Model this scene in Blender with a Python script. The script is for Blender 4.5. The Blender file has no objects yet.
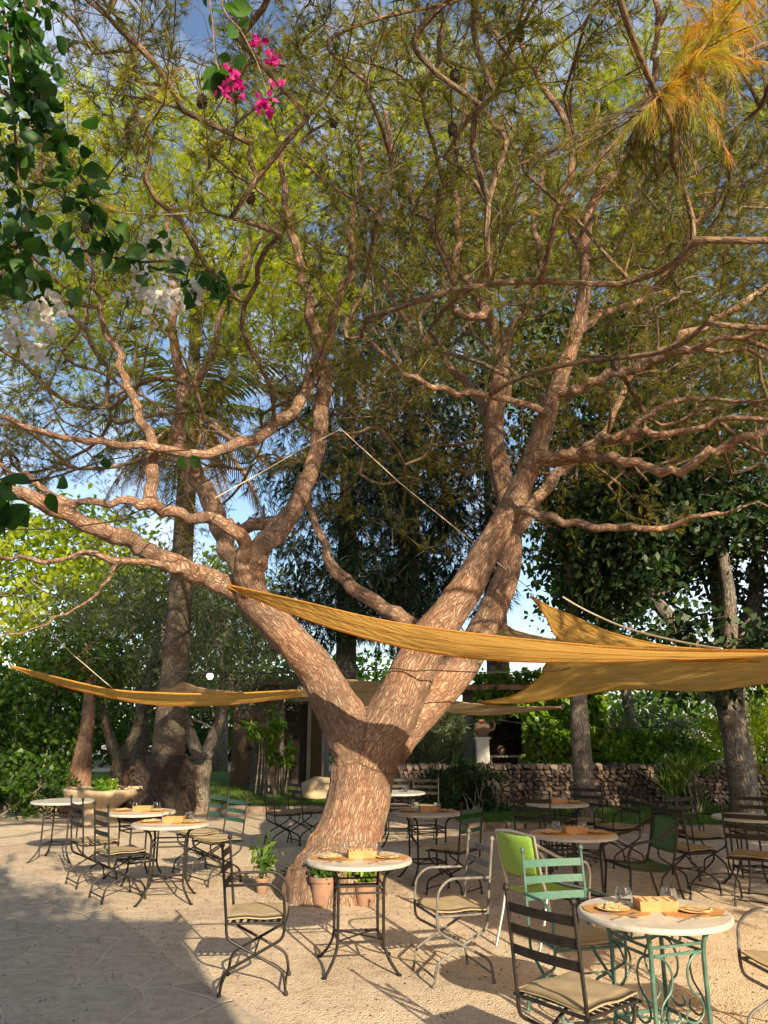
import bpy, bmesh, math, random
import numpy as np
from mathutils import Vector, Matrix, kdtree
R = math.radians; PI = math.pi
rnd = random.Random(7); rng = np.random.default_rng(7)
scene = bpy.context.scene
COL = scene.collection

# ------------------------------------------------------------------ camera
F = 769.0; PITCH = R(15.5); CAMZ = 1.7
cam = bpy.data.cameras.new('camera'); camo = bpy.data.objects.new('camera', cam); COL.objects.link(camo)
cam.sensor_fit = 'VERTICAL'; cam.sensor_height = 24.0; cam.lens = F/1024*24.0
cam.clip_start = .05; cam.clip_end = 500
camo.location = (0, 0, CAMZ); camo.rotation_euler = (PI/2+PITCH, 0, 0)
scene.camera = camo
cp, sp = math.cos(PITCH), math.sin(PITCH)
def W(px, py, Y):
    """world point seen at photo position px,py at forward distance Y"""
    x = (px-384)/F; y = (512-py)/F
    dy = cp-y*sp; dz = sp+y*cp
    return Vector((x/dy*Y, Y, CAMZ+dz/dy*Y))
def G(px, py):
    x = (px-384)/F; y = (512-py)/F
    dy = cp-y*sp; dz = sp+y*cp
    t = -CAMZ/dz
    return (x*t, dy*t)

# ------------------------------------------------------------------ light
SUN_EL = R(23.0); SUN_ROT = math.atan2(.39, -.92)
sdir = Vector((math.sin(SUN_ROT)*math.cos(SUN_EL), math.cos(SUN_ROT)*math.cos(SUN_EL), math.sin(SUN_EL)))
sun = bpy.data.lights.new('sun', 'SUN'); so = bpy.data.objects.new('sun', sun); COL.objects.link(so)
sun.energy = 5.0; sun.angle = R(.55); sun.color = (1, .82, .56)
so.location = sdir*60; so.rotation_euler = sdir.to_track_quat('Z', 'Y').to_euler()
w = bpy.data.worlds.new('World'); scene.world = w; w.use_nodes = True
nt = w.node_tree; nt.nodes.clear()
out = nt.nodes.new('ShaderNodeOutputWorld'); bg = nt.nodes.new('ShaderNodeBackground')
sky = nt.nodes.new('ShaderNodeTexSky'); sky.sky_type = 'NISHITA'; sky.sun_disc = False
sky.sun_elevation = SUN_EL; sky.sun_rotation = SUN_ROT; sky.air_density = 1.0; sky.dust_density = 1.2; sky.ozone_density = 1.5
tc = nt.nodes.new('ShaderNodeTexCoord'); nz = nt.nodes.new('ShaderNodeTexNoise'); nz.inputs['Scale'].default_value = 3.2
nz.inputs['Detail'].default_value = 7; nz.inputs['Roughness'].default_value = .55
rp = nt.nodes.new('ShaderNodeValToRGB'); rp.color_ramp.elements[0].position = .50; rp.color_ramp.elements[1].position = .74
mx = nt.nodes.new('ShaderNodeMixRGB'); mx.inputs[2].default_value = (6.5, 6.9, 7.6, 1)
nt.links.new(tc.outputs['Generated'], nz.inputs['Vector']); nt.links.new(nz.outputs['Fac'], rp.inputs['Fac'])
nt.links.new(rp.outputs['Color'], mx.inputs[0]); nt.links.new(sky.outputs['Color'], mx.inputs[1])
nt.links.new(mx.outputs[0], bg.inputs['Color']); nt.links.new(bg.outputs[0], out.inputs['Surface'])
bg.inputs['Strength'].default_value = .11
vs = scene.view_settings; vs.view_transform = 'Standard'; vs.look = 'None'; vs.gamma = 1; vs.exposure = 1.02
vs.use_curve_mapping = False
cy = scene.cycles
try:
    cy.max_bounces = 8; cy.diffuse_bounces = 3; cy.transmission_bounces = 6; cy.transparent_max_bounces = 8
    cy.use_denoising = True
except Exception: pass

# ------------------------------------------------------------------ materials
M = {}
def nodes(name):
    m = bpy.data.materials.new(name); m.use_nodes = True; M[name] = m
    t = m.node_tree; b = t.nodes['Principled BSDF']
    return m, t, b
def N(t, kind, **kw):
    n = t.nodes.new(kind)
    for k, v in kw.items():
        if k in n.inputs: n.inputs[k].default_value = v
        else: setattr(n, k, v)
    return n
def ramp(t, fac, stops):
    r = t.nodes.new('ShaderNodeValToRGB'); e = r.color_ramp.elements
    while len(e) < len(stops): e.new(.5)
    for i, (p, c) in enumerate(stops):
        e[i].position = p; e[i].color = (*c, 1)
    t.links.new(fac, r.inputs['Fac']); return r.outputs['Color']
def paint(name, c1, c2=None, rough=.5, metal=0, scale=12, bump=.0, spec=.5, bscale=None, lo=.35, hi=.65):
    m, t, b = nodes(name); c2 = c2 or tuple(x*.7 for x in c1)
    co = N(t, 'ShaderNodeTexCoord'); n = N(t, 'ShaderNodeTexNoise', Scale=scale, Detail=6, Roughness=.6)
    t.links.new(co.outputs['Object'], n.inputs['Vector'])
    t.links.new(ramp(t, n.outputs['Fac'], [(lo, c1), (hi, c2)]), b.inputs['Base Color'])
    b.inputs['Roughness'].default_value = rough; b.inputs['Metallic'].default_value = metal
    b.inputs['Specular IOR Level'].default_value = spec
    if bump:
        n2 = N(t, 'ShaderNodeTexNoise', Scale=bscale or scale*5, Detail=5)
        t.links.new(co.outputs['Object'], n2.inputs['Vector'])
        bp = N(t, 'ShaderNodeBump', Strength=bump, Distance=.01)
        t.links.new(n2.outputs['Fac'], bp.inputs['Height']); t.links.new(bp.outputs['Normal'], b.inputs['Normal'])
    return m
def leafmat(name, cols, transl=.45, gloss=.025, nscale=1.5, rough=.45):
    """cols: list of 3-4 colours spread over the per-leaf tint"""
    m = bpy.data.materials.new(name); m.use_nodes = True; M[name] = m; t = m.node_tree; t.nodes.clear()
    o = N(t, 'ShaderNodeOutputMaterial')
    a = N(t, 'ShaderNodeAttribute', attribute_name='tint')
    g = N(t, 'ShaderNodeNewGeometry'); n = N(t, 'ShaderNodeTexNoise', Scale=nscale, Detail=3)
    t.links.new(g.outputs['Position'], n.inputs['Vector'])
    mm = N(t, 'ShaderNodeMath', operation='MULTIPLY_ADD'); mm.inputs[1].default_value = .9; 
    t.links.new(n.outputs['Fac'], mm.inputs[0])
    m2 = N(t, 'ShaderNodeMath', operation='MULTIPLY_ADD'); m2.inputs[1].default_value = .6; m2.inputs[2].default_value = -.3
    t.links.new(a.outputs['Fac'], m2.inputs[0]); t.links.new(m2.outputs[0], mm.inputs[2])
    k = len(cols); c = ramp(t, mm.outputs[0], [(.15+.7*i/(k-1), cc) for i, cc in enumerate(cols)])
    d = N(t, 'ShaderNodeBsdfDiffuse'); tr = N(t, 'ShaderNodeBsdfTranslucent'); gl = N(t, 'ShaderNodeBsdfGlossy', Roughness=rough)
    hs = N(t, 'ShaderNodeHueSaturation', Saturation=1.15, Value=1.35); t.links.new(c, hs.inputs['Color'])
    t.links.new(c, d.inputs['Color']); t.links.new(hs.outputs[0], tr.inputs['Color'])
    gl.inputs['Color'].default_value = (.8, .85, .8, 1)
    s1 = N(t, 'ShaderNodeMixShader', Fac=transl); s2 = N(t, 'ShaderNodeMixShader', Fac=gloss)
    t.links.new(d.outputs[0], s1.inputs[1]); t.links.new(tr.outputs[0], s1.inputs[2])
    t.links.new(s1.outputs[0], s2.inputs[1]); t.links.new(gl.outputs[0], s2.inputs[2])
    t.links.new(s2.outputs[0], o.inputs['Surface'])
    return m
def barkmat(name, deep, mid, high, sc=(54, 54, 5.6), bump=.9):
    m, t, b = nodes(name)
    a = N(t, 'ShaderNodeAttribute', attribute_name='barkco')
    n0 = N(t, 'ShaderNodeTexNoise', Scale=4.0, Detail=3)
    t.links.new(a.outputs['Vector'], n0.inputs['Vector'])
    va = N(t, 'ShaderNodeVectorMath', operation='MULTIPLY_ADD'); va.inputs[1].default_value = (.10, .10, .35)
    t.links.new(n0.outputs['Color'], va.inputs[0]); t.links.new(a.outputs['Vector'], va.inputs[2])
    mp = N(t, 'ShaderNodeVectorMath', operation='MULTIPLY'); mp.inputs[1].default_value = sc
    t.links.new(va.outputs[0], mp.inputs[0])
    v = N(t, 'ShaderNodeTexVoronoi', Scale=1.0, feature='DISTANCE_TO_EDGE'); t.links.new(mp.outputs[0], v.inputs['Vector'])
    v2 = N(t, 'ShaderNodeTexVoronoi', Scale=1.0, feature='F1'); t.links.new(mp.outputs[0], v2.inputs['Vector'])
    n = N(t, 'ShaderNodeTexNoise', Scale=2.2, Detail=8, Roughness=.65); t.links.new(mp.outputs[0], n.inputs['Vector'])
    nb = N(t, 'ShaderNodeTexNoise', Scale=1.6, Detail=3); t.links.new(a.outputs['Vector'], nb.inputs['Vector'])
    sepc = N(t, 'ShaderNodeSeparateColor'); t.links.new(v2.outputs['Color'], sepc.inputs[0])
    ad = N(t, 'ShaderNodeMath', operation='ADD'); t.links.new(n.outputs['Fac'], ad.inputs[0])
    ml = N(t, 'ShaderNodeMath', operation='MULTIPLY_ADD'); ml.inputs[1].default_value = .24; ml.inputs[2].default_value = -.12
    t.links.new(sepc.outputs[0], ml.inputs[0]); t.links.new(ml.outputs[0], ad.inputs[1])
    plate = ramp(t, ad.outputs[0], [(.3, mid), (.48, tuple((x+y)/2 for x, y in zip(mid, high))), (.66, high)])
    grey = ramp(t, nb.outputs['Fac'], [(.36, (1.0, .86, .78)), (.48, (1, 1, 1)), (.64, (.52, .58, .62))])
    mg = N(t, 'ShaderNodeMixRGB', blend_type='MULTIPLY'); mg.inputs[0].default_value = .8
    t.links.new(plate, mg.inputs[1]); t.links.new(grey, mg.inputs[2])
    nw_ = N(t, 'ShaderNodeTexNoise', Scale=5.0, Detail=4, Roughness=.6); t.links.new(mp.outputs[0], nw_.inputs['Vector'])
    dsum = N(t, 'ShaderNodeMath', operation='MULTIPLY_ADD'); dsum.inputs[1].default_value = .42; t.links.new(nw_.outputs['Fac'], dsum.inputs[0]); t.links.new(v.outputs['Distance'], dsum.inputs[2])
    cr = ramp(t, dsum.outputs[0], [(.10, (0, 0, 0)), (.44, (1, 1, 1))])
    mxx = N(t, 'ShaderNodeMixRGB'); t.links.new(cr, mxx.inputs[0]); mxx.inputs[1].default_value = (*deep, 1)
    t.links.new(mg.outputs[0], mxx.inputs[2]); t.links.new(mxx.outputs[0], b.inputs['Base Color'])
    hh = N(t, 'ShaderNodeMath', operation='MULTIPLY_ADD'); hh.inputs[1].default_value = .5
    t.links.new(n.outputs['Fac'], hh.inputs[0]); t.links.new(cr, hh.inputs[2])
    bp = N(t, 'ShaderNodeBump', Strength=bump, Distance=.018); t.links.new(hh.outputs[0], bp.inputs['Height'])
    t.links.new(bp.outputs['Normal'], b.inputs['Normal'])
    b.inputs['Roughness'].default_value = .9; b.inputs['Specular IOR Level'].default_value = .15
    return m

barkmat('pine_bark', (.14, .075, .05), (.28, .145, .09), (.47, .34, .245))
barkmat('twig_bark', (.05, .034, .025), (.17, .11, .07), (.30, .215, .14), sc=(30, 30, 9), bump=.5)
barkmat('grey_bark', (.05, .045, .04), (.19, .165, .14), (.33, .29, .24), sc=(26, 26, 7))
barkmat('palm_bark', (.07, .055, .04), (.15, .12, .09), (.21, .175, .13), sc=(9, 9, 22))
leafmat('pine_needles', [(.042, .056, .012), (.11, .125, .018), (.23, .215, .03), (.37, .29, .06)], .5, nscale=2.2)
leafmat('sunny_needles', [(.16, .23, .012), (.38, .44, .02), (.58, .58, .05)], .6)  # brighter, yellower copy of the pine needles, with sunlight put into the colour
leafmat('dry_needles', [(.28, .34, .04), (.42, .38, .06), (.55, .32, .07), (.58, .24, .08)], .5, nscale=4)
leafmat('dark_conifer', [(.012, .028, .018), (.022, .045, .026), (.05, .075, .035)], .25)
leafmat('dark_leaves', [(.012, .032, .012), (.025, .055, .016), (.055, .095, .022)], .35, .03)
leafmat('mid_leaves', [(.03, .07, .012), (.06, .13, .018), (.12, .20, .025)], .45)
leafmat('bright_leaves', [(.18, .26, .015), (.32, .40, .02), (.46, .50, .03)], .6)
leafmat('olive_leaves', [(.07, .10, .05), (.15, .19, .095), (.27, .30, .16)], .4)
leafmat('ivy_leaves', [(.06, .13, .012), (.14, .26, .02), (.26, .38, .04)], .45)
leafmat('grass_blades', [(.05, .10, .02), (.10, .19, .03), (.20, .26, .06)], .4)
leafmat('palm_fronds', [(.04, .07, .02), (.08, .12, .03), (.16, .17, .05)], .35)
leafmat('dead_fronds', [(.20, .12, .05), (.30, .18, .08), (.40, .27, .13)], .3)
leafmat('vine_leaves', [(.025, .075, .015), (.045, .12, .022), (.09, .20, .035)], .45, .03, nscale=6)
leafmat('pink_bracts', [(.40, .02, .16), (.52, .04, .24), (.62, .08, .32)], .5, .02, nscale=20)
leafmat('white_bracts', [(.62, .58, .54), (.72, .68, .63), (.8, .76, .70)], .45, .02, nscale=20)
leafmat('root_fibre', [(.045, .028, .018), (.08, .05, .032), (.12, .08, .05)], .1)
leafmat('litter', [(.10, .06, .03), (.2, .13, .06), (.30, .2, .09)], .1)
paint('black_iron', (.010, .009, .009), (.026, .021, .018), .55, .3, 18, .2)
paint('grey_iron', (.17, .16, .145), (.075, .068, .06), .6, .0, 16, .2)
paint('green_iron', (.075, .165, .13), (.04, .09, .072), .5, .1, 14, .2)
paint('teal_slat', (.036, .13, .088), (.028, .10, .07), .5, 0, 14, .1)
paint('dark_green_slat', (.03, .09, .065), (.02, .06, .045), .5, 0, 14, .1)
paint('cushion', (.42, .34, .21), (.35, .28, .17), .9, 0, 9, .5, .1, 240)
paint('cushion_dark', (.36, .29, .18), (.30, .235, .145), .9, 0, 9, .5, .1, 240)
paint('marble', (.56, .53, .47), (.40, .38, .34), .4, 0, 7, .1)
paint('marble_rim', (.46, .43, .38), (.34, .32, .28), .5, 0, 20, .2)
paint('mat_orange', (.50, .26, .085), (.40, .19, .06), .8, 0, 30, .4)
paint('bread_plate', (.72, .52, .26), (.60, .42, .20), .6, 0, 25, .2)
paint('napkin_cloth', (.60, .42, .22), (.48, .33, .17), .95, 0, 18, .4, .1, 260)
paint('box_wood', (.50, .26, .09), (.38, .18, .06), .5, 0, 20, .2)
paint('steel', (.55, .54, .52), (.4, .39, .38), .3, .9, 10)
paint('terracotta', (.31, .18, .115), (.21, .125, .085), .85, 0, 8, .4)
paint('pot_soil', (.05, .035, .025), None, 1, 0, 20, .6)
paint('lime_sling', (.25, .42, .06), (.20, .35, .05), .6, 0, 40, .2)
paint('green_sling', (.055, .13, .04), (.04, .10, .03), .6, 0, 40, .2)
paint('aluminium', (.42, .40, .37), (.5, .48, .45), .35, .8, 10)
paint('rope', (.62, .54, .40), (.46, .39, .28), .9, 0, 60, .4)
paint('black_cable', (.02, .02, .02), None, .6)
paint('pale_stone', (.55, .44, .29), (.40, .31, .20), .9, 0, 5, .7)
paint('plaster', (.50, .43, .33), (.38, .32, .25), .9, 0, 3, .5)
paint('brown_wall', (.20, .13, .085), (.14, .09, .06), .9, 0, 3, .5)
paint('dark_wood', (.026, .019, .015), (.045, .032, .024), .7, 0, 8)
paint('roof_tiles', (.36, .19, .11), (.25, .13, .08), .9, 0, 6, .5)
paint('kerb_stone', (.26, .19, .14), (.18, .13, .10), .9, 0, 6, .6)
paint('white_paint', (.75, .71, .64), (.6, .56, .5), .7, 0, 5)
paint('cone_brown', (.07, .045, .03), (.035, .024, .018), .8, 0, 30, .4)

# glass tumblers
m, t, b = nodes('glass'); b.inputs['Base Color'].default_value = (.95, .97, .98, 1); b.inputs['Roughness'].default_value = .02
b.inputs['Transmission Weight'].default_value = 1; b.inputs['IOR'].default_value = 1.45
m, t, b = nodes('lamp_globe'); b.inputs['Base Color'].default_value = (.85, .85, .8, 1)
b.inputs['Emission Color'].default_value = (1, .93, .8, 1); b.inputs['Emission Strength'].default_value = 1.6
# sail cloth
def cloth(name, c, tr=.5):
    m = bpy.data.materials.new(name); m.use_nodes = True; M[name] = m; t = m.node_tree; t.nodes.clear()
    o = N(t, 'ShaderNodeOutputMaterial'); d = N(t, 'ShaderNodeBsdfDiffuse'); tr_ = N(t, 'ShaderNodeBsdfTranslucent')
    co = N(t, 'ShaderNodeTexCoord'); n = N(t, 'ShaderNodeTexNoise', Scale=2.5, Detail=6, Roughness=.6)
    t.links.new(co.outputs['Object'], n.inputs['Vector'])
    cc = ramp(t, n.outputs['Fac'], [(.3, tuple(x*.75 for x in c)), (.7, c)])
    wv = N(t, 'ShaderNodeTexNoise', Scale=7.0, Detail=4)
    mpn = N(t, 'ShaderNodeMapping'); mpn.inputs['Scale'].default_value = (.5, 2.2, 2.2)
    t.links.new(co.outputs['Object'], mpn.inputs['Vector']); t.links.new(mpn.outputs[0], wv.inputs['Vector'])
    bp = N(t, 'ShaderNodeBump', Strength=.7, Distance=.05); t.links.new(wv.outputs['Fac'], bp.inputs['Height'])
    for x in (d, tr_):
        t.links.new(cc, x.inputs['Color']); t.links.new(bp.outputs['Normal'], x.inputs['Normal'])
    s = N(t, 'ShaderNodeMixShader', Fac=tr); t.links.new(d.outputs[0], s.inputs[1]); t.links.new(tr_.outputs[0], s.inputs[2])
    t.links.new(s.outputs[0], o.inputs['Surface'])
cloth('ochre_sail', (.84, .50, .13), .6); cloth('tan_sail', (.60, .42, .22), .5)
# gravel ground
m, t, b = nodes('gravel')
g = N(t, 'ShaderNodeNewGeometry')
n1 = N(t, 'ShaderNodeTexNoise', Scale=.9, Detail=7, Roughness=.65); n2 = N(t, 'ShaderNodeTexNoise', Scale=55, Detail=4, Roughness=.7)
v1 = N(t, 'ShaderNodeTexVoronoi', Scale=85.0); n3 = N(t, 'ShaderNodeTexNoise', Scale=7, Detail=6, Roughness=.7)
for x in (n1, n2, v1, n3): t.links.new(g.outputs['Position'], x.inputs['Vector'])
c1 = ramp(t, n1.outputs['Fac'], [(.32, (.52, .415, .305)), (.5, (.64, .525, .39)), (.68, (.74, .62, .47))])
c2 = ramp(t, n2.outputs['Fac'], [(.3, (.60, .57, .54)), (.5, (1, 1, 1)), (.75, (1.0, 1.0, 1.0))])
c3 = ramp(t, n3.outputs['Fac'], [(.35, (.74, .72, .70)), (.6, (1, 1, 1))])
ma = N(t, 'ShaderNodeMixRGB', blend_type='MULTIPLY'); ma.inputs[0].default_value = .85
mb = N(t, 'ShaderNodeMixRGB', blend_type='MULTIPLY'); mb.inputs[0].default_value = .8
t.links.new(c1, ma.inputs[1]); t.links.new(c2, ma.inputs[2]); t.links.new(ma.outputs[0], mb.inputs[1]); t.links.new(c3, mb.inputs[2])
t.links.new(mb.outputs[0], b.inputs['Base Color'])
hm = N(t, 'ShaderNodeMath', operation='MULTIPLY_ADD'); hm.inputs[1].default_value = .6
t.links.new(v1.outputs['Distance'], hm.inputs[0]); t.links.new(n3.outputs['Fac'], hm.inputs[2])
bp = N(t, 'ShaderNodeBump', Strength=.8, Distance=.018); t.links.new(hm.outputs[0], bp.inputs['Height'])
t.links.new(bp.outputs['Normal'], b.inputs['Normal']); b.inputs['Roughness'].default_value = .95; b.inputs['Specular IOR Level'].default_value = .15
# crazy paving
m, t, b = nodes('paving')
g = N(t, 'ShaderNodeNewGeometry'); nw = N(t, 'ShaderNodeTexNoise', Scale=1.5, Detail=3)
t.links.new(g.outputs['Position'], nw.inputs['Vector'])
va = N(t, 'ShaderNodeVectorMath', operation='MULTIPLY_ADD'); va.inputs[1].default_value = (.35, .35, 0)
t.links.new(nw.outputs['Color'], va.inputs[0]); t.links.new(g.outputs['Position'], va.inputs[2])
v = N(t, 'ShaderNodeTexVoronoi', Scale=1.9, feature='DISTANCE_TO_EDGE'); v2 = N(t, 'ShaderNodeTexVoronoi', Scale=1.9)
for x in (v, v2): t.links.new(va.outputs[0], x.inputs['Vector']); x.voronoi_dimensions = '2D'
n = N(t, 'ShaderNodeTexNoise', Scale=9, Detail=8, Roughness=.7); t.links.new(g.outputs['Position'], n.inputs['Vector'])
sc_ = N(t, 'ShaderNodeSeparateColor'); t.links.new(v2.outputs['Color'], sc_.inputs[0])
cs = ramp(t, sc_.outputs[0], [(0, (.41, .345, .265)), (.5, (.46, .385, .295)), (1, (.50, .425, .33))])
cn = ramp(t, n.outputs['Fac'], [(.3, (.66, .66, .66)), (.65, (1, 1, 1))])
ma = N(t, 'ShaderNodeMixRGB', blend_type='MULTIPLY'); ma.inputs[0].default_value = 1
t.links.new(cs, ma.inputs[1]); t.links.new(cn, ma.inputs[2])
je = ramp(t, v.outputs['Distance'], [(.006, (1, 1, 1)), (.03, (0, 0, 0))])
mj = N(t, 'ShaderNodeMixRGB'); t.links.new(je, mj.inputs[0]); t.links.new(ma.outputs[0], mj.inputs[1]); mj.inputs[2].default_value = (.53, .455, .355, 1)
t.links.new(mj.outputs[0], b.inputs['Base Color']); b.inputs['Roughness'].default_value = .8
iv = N(t, 'ShaderNodeMath', operation='MULTIPLY_ADD'); iv.inputs[1].default_value = .4
t.links.new(n.outputs['Fac'], iv.inputs[0])
jr = ramp(t, v.outputs['Distance'], [(.0, (0, 0, 0)), (.04, (1, 1, 1))]); t.links.new(jr, iv.inputs[2])
bp = N(t, 'ShaderNodeBump', Strength=.7, Distance=.015); t.links.new(iv.outputs[0], bp.inputs['Height']); t.links.new(bp.outputs['Normal'], b.inputs['Normal'])
paint('lawn_green', (.07, .13, .02), (.11, .17, .03), .95, 0, 6, .8, .1)
# stones with a tint each
m, t, b = nodes('wall_stone')
a = N(t, 'ShaderNodeAttribute', attribute_name='tint'); g = N(t, 'ShaderNodeNewGeometry')
n = N(t, 'ShaderNodeTexNoise', Scale=14, Detail=6, Roughness=.7); t.links.new(g.outputs['Position'], n.inputs['Vector'])
ca = ramp(t, a.outputs['Fac'], [(0, (.10, .072, .06)), (.5, (.20, .145, .115)), (1, (.34, .27, .22))])
cn = ramp(t, n.outputs['Fac'], [(.3, (.55, .55, .55)), (.65, (1, 1, 1))])
ma = N(t, 'ShaderNodeMixRGB', blend_type='MULTIPLY'); ma.inputs[0].default_value = 1
t.links.new(ca, ma.inputs[1]); t.links.new(cn, ma.inputs[2]); t.links.new(ma.outputs[0], b.inputs['Base Color'])
bp = N(t, 'ShaderNodeBump', Strength=.7, Distance=.02); t.links.new(n.outputs['Fac'], bp.inputs['Height']); t.links.new(bp.outputs['Normal'], b.inputs['Normal'])
b.inputs['Roughness'].default_value = .95

# ------------------------------------------------------------------ object helpers
def tag(o, label=None, cat=None, group=None, kind=None):
    if label: o['label'] = label
    if cat: o['category'] = cat
    if group: o['group'] = group
    if kind: o['kind'] = kind
    return o
def empty(name, label, cat, loc=(0, 0, 0), rz=0, group=None):
    o = bpy.data.objects.new(name, None); COL.objects.link(o); o.location = loc; o.rotation_euler.z = rz
    o.empty_display_size = .1
    return tag(o, label, cat, group)
def copy_tree(o, parent=None):
    c = o.copy(); COL.objects.link(c); c.parent = parent
    for ch in list(o.children): copy_tree(ch, c)
    return c

class MB:
    """collects geometry, links it as one mesh object"""
    def __init__(s): s.v = []; s.f = []; s.mi = []; s.bc = []; s.tn = []; s.n = 0
    def add(s, v, f, mi=0, bc=None, tint=None):
        k = s.n; v = [tuple(p) for p in v]; s.v += v; s.n += len(v)
        s.f += [tuple(i+k for i in q) for q in f]; s.mi += [mi]*len(f)
        s.bc += bc if bc is not None else v
        s.tn += [tint if tint is not None else .5]*len(v)
        return s
    def box(s, c, d, mi=0, rz=0, jitter=0, tint=None):
        cx, cy_, cz = c; a, b_, h = d[0]/2, d[1]/2, d[2]/2; vs_ = []
        for z in (-h, h):
            for x, y in ((-a, -b_), (a, -b_), (a, b_), (-a, b_)):
                X = x*math.cos(rz)-y*math.sin(rz); Y = x*math.sin(rz)+y*math.cos(rz)
                vs_.append((cx+X+rnd.uniform(-jitter, jitter), cy_+Y+rnd.uniform(-jitter, jitter), cz+z+rnd.uniform(-jitter, jitter)))
        return s.add(vs_, [(3, 2, 1, 0), (4, 5, 6, 7), (0, 1, 5, 4), (1, 2, 6, 5), (2, 3, 7, 6), (3, 0, 4, 7)], mi, tint=tint)
    def tube(s, pts, rad, sides=8, mi=0, caps=True, v0=0, wob=0):
        pts = [Vector(p) for p in pts]; n = len(pts)
        if not hasattr(rad, '__len__'): rad = [rad]*n
        t0 = (pts[1]-pts[0]).normalized()
        up = Vector((0, 0, 1)) if abs(t0.z) < .9 else Vector((1, 0, 0))
        u = t0.cross(up).normalized(); L = v0; vs_ = []; bc = []; prev = t0
        for i, p in enumerate(pts):
            tt = ((pts[min(i+1, n-1)]-pts[max(i-1, 0)])).normalized()
            ax = prev.cross(tt)
            if ax.length > 1e-6: u = Matrix.Rotation(prev.angle(tt), 3, ax) @ u
            u = (u-tt*u.dot(tt)).normalized(); w_ = tt.cross(u); prev = tt
            if i: L += (p-pts[i-1]).length
            for k in range(sides):
                a_ = 2*PI*k/sides; r = rad[i]*(1+(rnd.uniform(-wob, wob) if wob else 0))
                vs_.append(p+(u*math.cos(a_)+w_*math.sin(a_))*r)
                bc.append((math.cos(a_)*rad[i], math.sin(a_)*rad[i], L))
        f = [(i*sides+k, i*sides+(k+1) % sides, (i+1)*sides+(k+1) % sides, (i+1)*sides+k) for i in range(n-1) for k in range(sides)]
        if caps: f += [tuple(range(sides-1, -1, -1)), tuple((n-1)*sides+k for k in range(sides))]
        return s.add(vs_, f, mi, bc)
    def lathe(s, c, prof, sides=24, mi=0, capb=True, capt=True):
        cx, cy_, cz = c; vs_ = []
        for r, z in prof:
            for k in range(sides):
                a_ = 2*PI*k/sides; vs_.append((cx+r*math.cos(a_), cy_+r*math.sin(a_), cz+z))
        n = len(prof)
        f = [(i*sides+k, i*sides+(k+1) % sides, (i+1)*sides+(k+1) % sides, (i+1)*sides+k) for i in range(n-1) for k in range(sides)]
        if capb: f.append(tuple(range(sides-1, -1, -1)))
        if capt: f.append(tuple((n-1)*sides+k for k in range(sides)))
        return s.add(vs_, f, mi)
    def build(s, name, mats, parent=None, smooth=True, bark=False, tint=False, bevel=0, sharp=None):
        me = bpy.data.meshes.new(name); me.from_pydata(s.v, [], s.f)
        if not isinstance(mats, (list, tuple)): mats = [mats]
        for x in mats: me.materials.append(M[x])
        if len(mats) > 1: me.polygons.foreach_set('material_index', s.mi)
        if bark:
            a_ = me.attributes.new('barkco', 'FLOAT_VECTOR', 'POINT'); a_.data.foreach_set('vector', np.array(s.bc, dtype=np.float32).ravel())
        if tint:
            a_ = me.attributes.new('tint', 'FLOAT', 'POINT'); a_.data.foreach_set('value', np.array(s.tn, dtype=np.float32))
        o = bpy.data.objects.new(name, me); COL.objects.link(o); o.parent = parent
        if smooth:
            me.polygons.foreach_set('use_smooth', [True]*len(me.polygons))
            if sharp is not False: me.set_sharp_from_angle(angle=R(sharp or 40))
        if bevel:
            bm = bmesh.new(); bm.from_mesh(me)
            bmesh.ops.bevel(bm, geom=bm.edges[:], offset=bevel, segments=2, affect='EDGES', clamp_overlap=True)
            bm.to_mesh(me); bm.free()
        me.update(); return o

def arr_mesh(name, verts, nper, mat, tint=None, parent=None, faces_of=None):
    """verts (K*nper,3): K primitives with nper vertices each; faces_of: list of local index tuples"""
    K = len(verts)//nper; faces_of = faces_of or [tuple(range(nper))]
    me = bpy.data.meshes.new(name); me.vertices.add(K*nper); me.vertices.foreach_set('co', np.ascontiguousarray(verts, dtype=np.float32).ravel())
    base = np.arange(K)[:, None]*nper
    loops = np.concatenate([base+np.array(f)[None, :] for f in faces_of], axis=1)
    lens = [len(f) for f in faces_of]
    me.loops.add(loops.size); me.loops.foreach_set('vertex_index', loops.ravel().astype(np.int32))
    ln = np.tile(lens, K); st = np.concatenate([[0], np.cumsum(ln)[:-1]])
    me.polygons.add(len(ln)); me.polygons.foreach_set('loop_start', st.astype(np.int32)); me.polygons.foreach_set('loop_total', ln.astype(np.int32))
    a_ = me.attributes.new('tint', 'FLOAT', 'POINT')
    tv = np.repeat(tint if tint is not None else rng.random(K), nper)
    a_.data.foreach_set('value', tv.astype(np.float32))
    me.materials.append(M[mat]); me.update(calc_edges=True)
    o = bpy.data.objects.new(name, me); COL.objects.link(o); o.parent = parent
    return o
def unit(a): return a/np.maximum(np.linalg.norm(a, axis=-1, keepdims=True), 1e-9)
def rv(n): return unit(rng.normal(size=(n, 3)))

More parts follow.
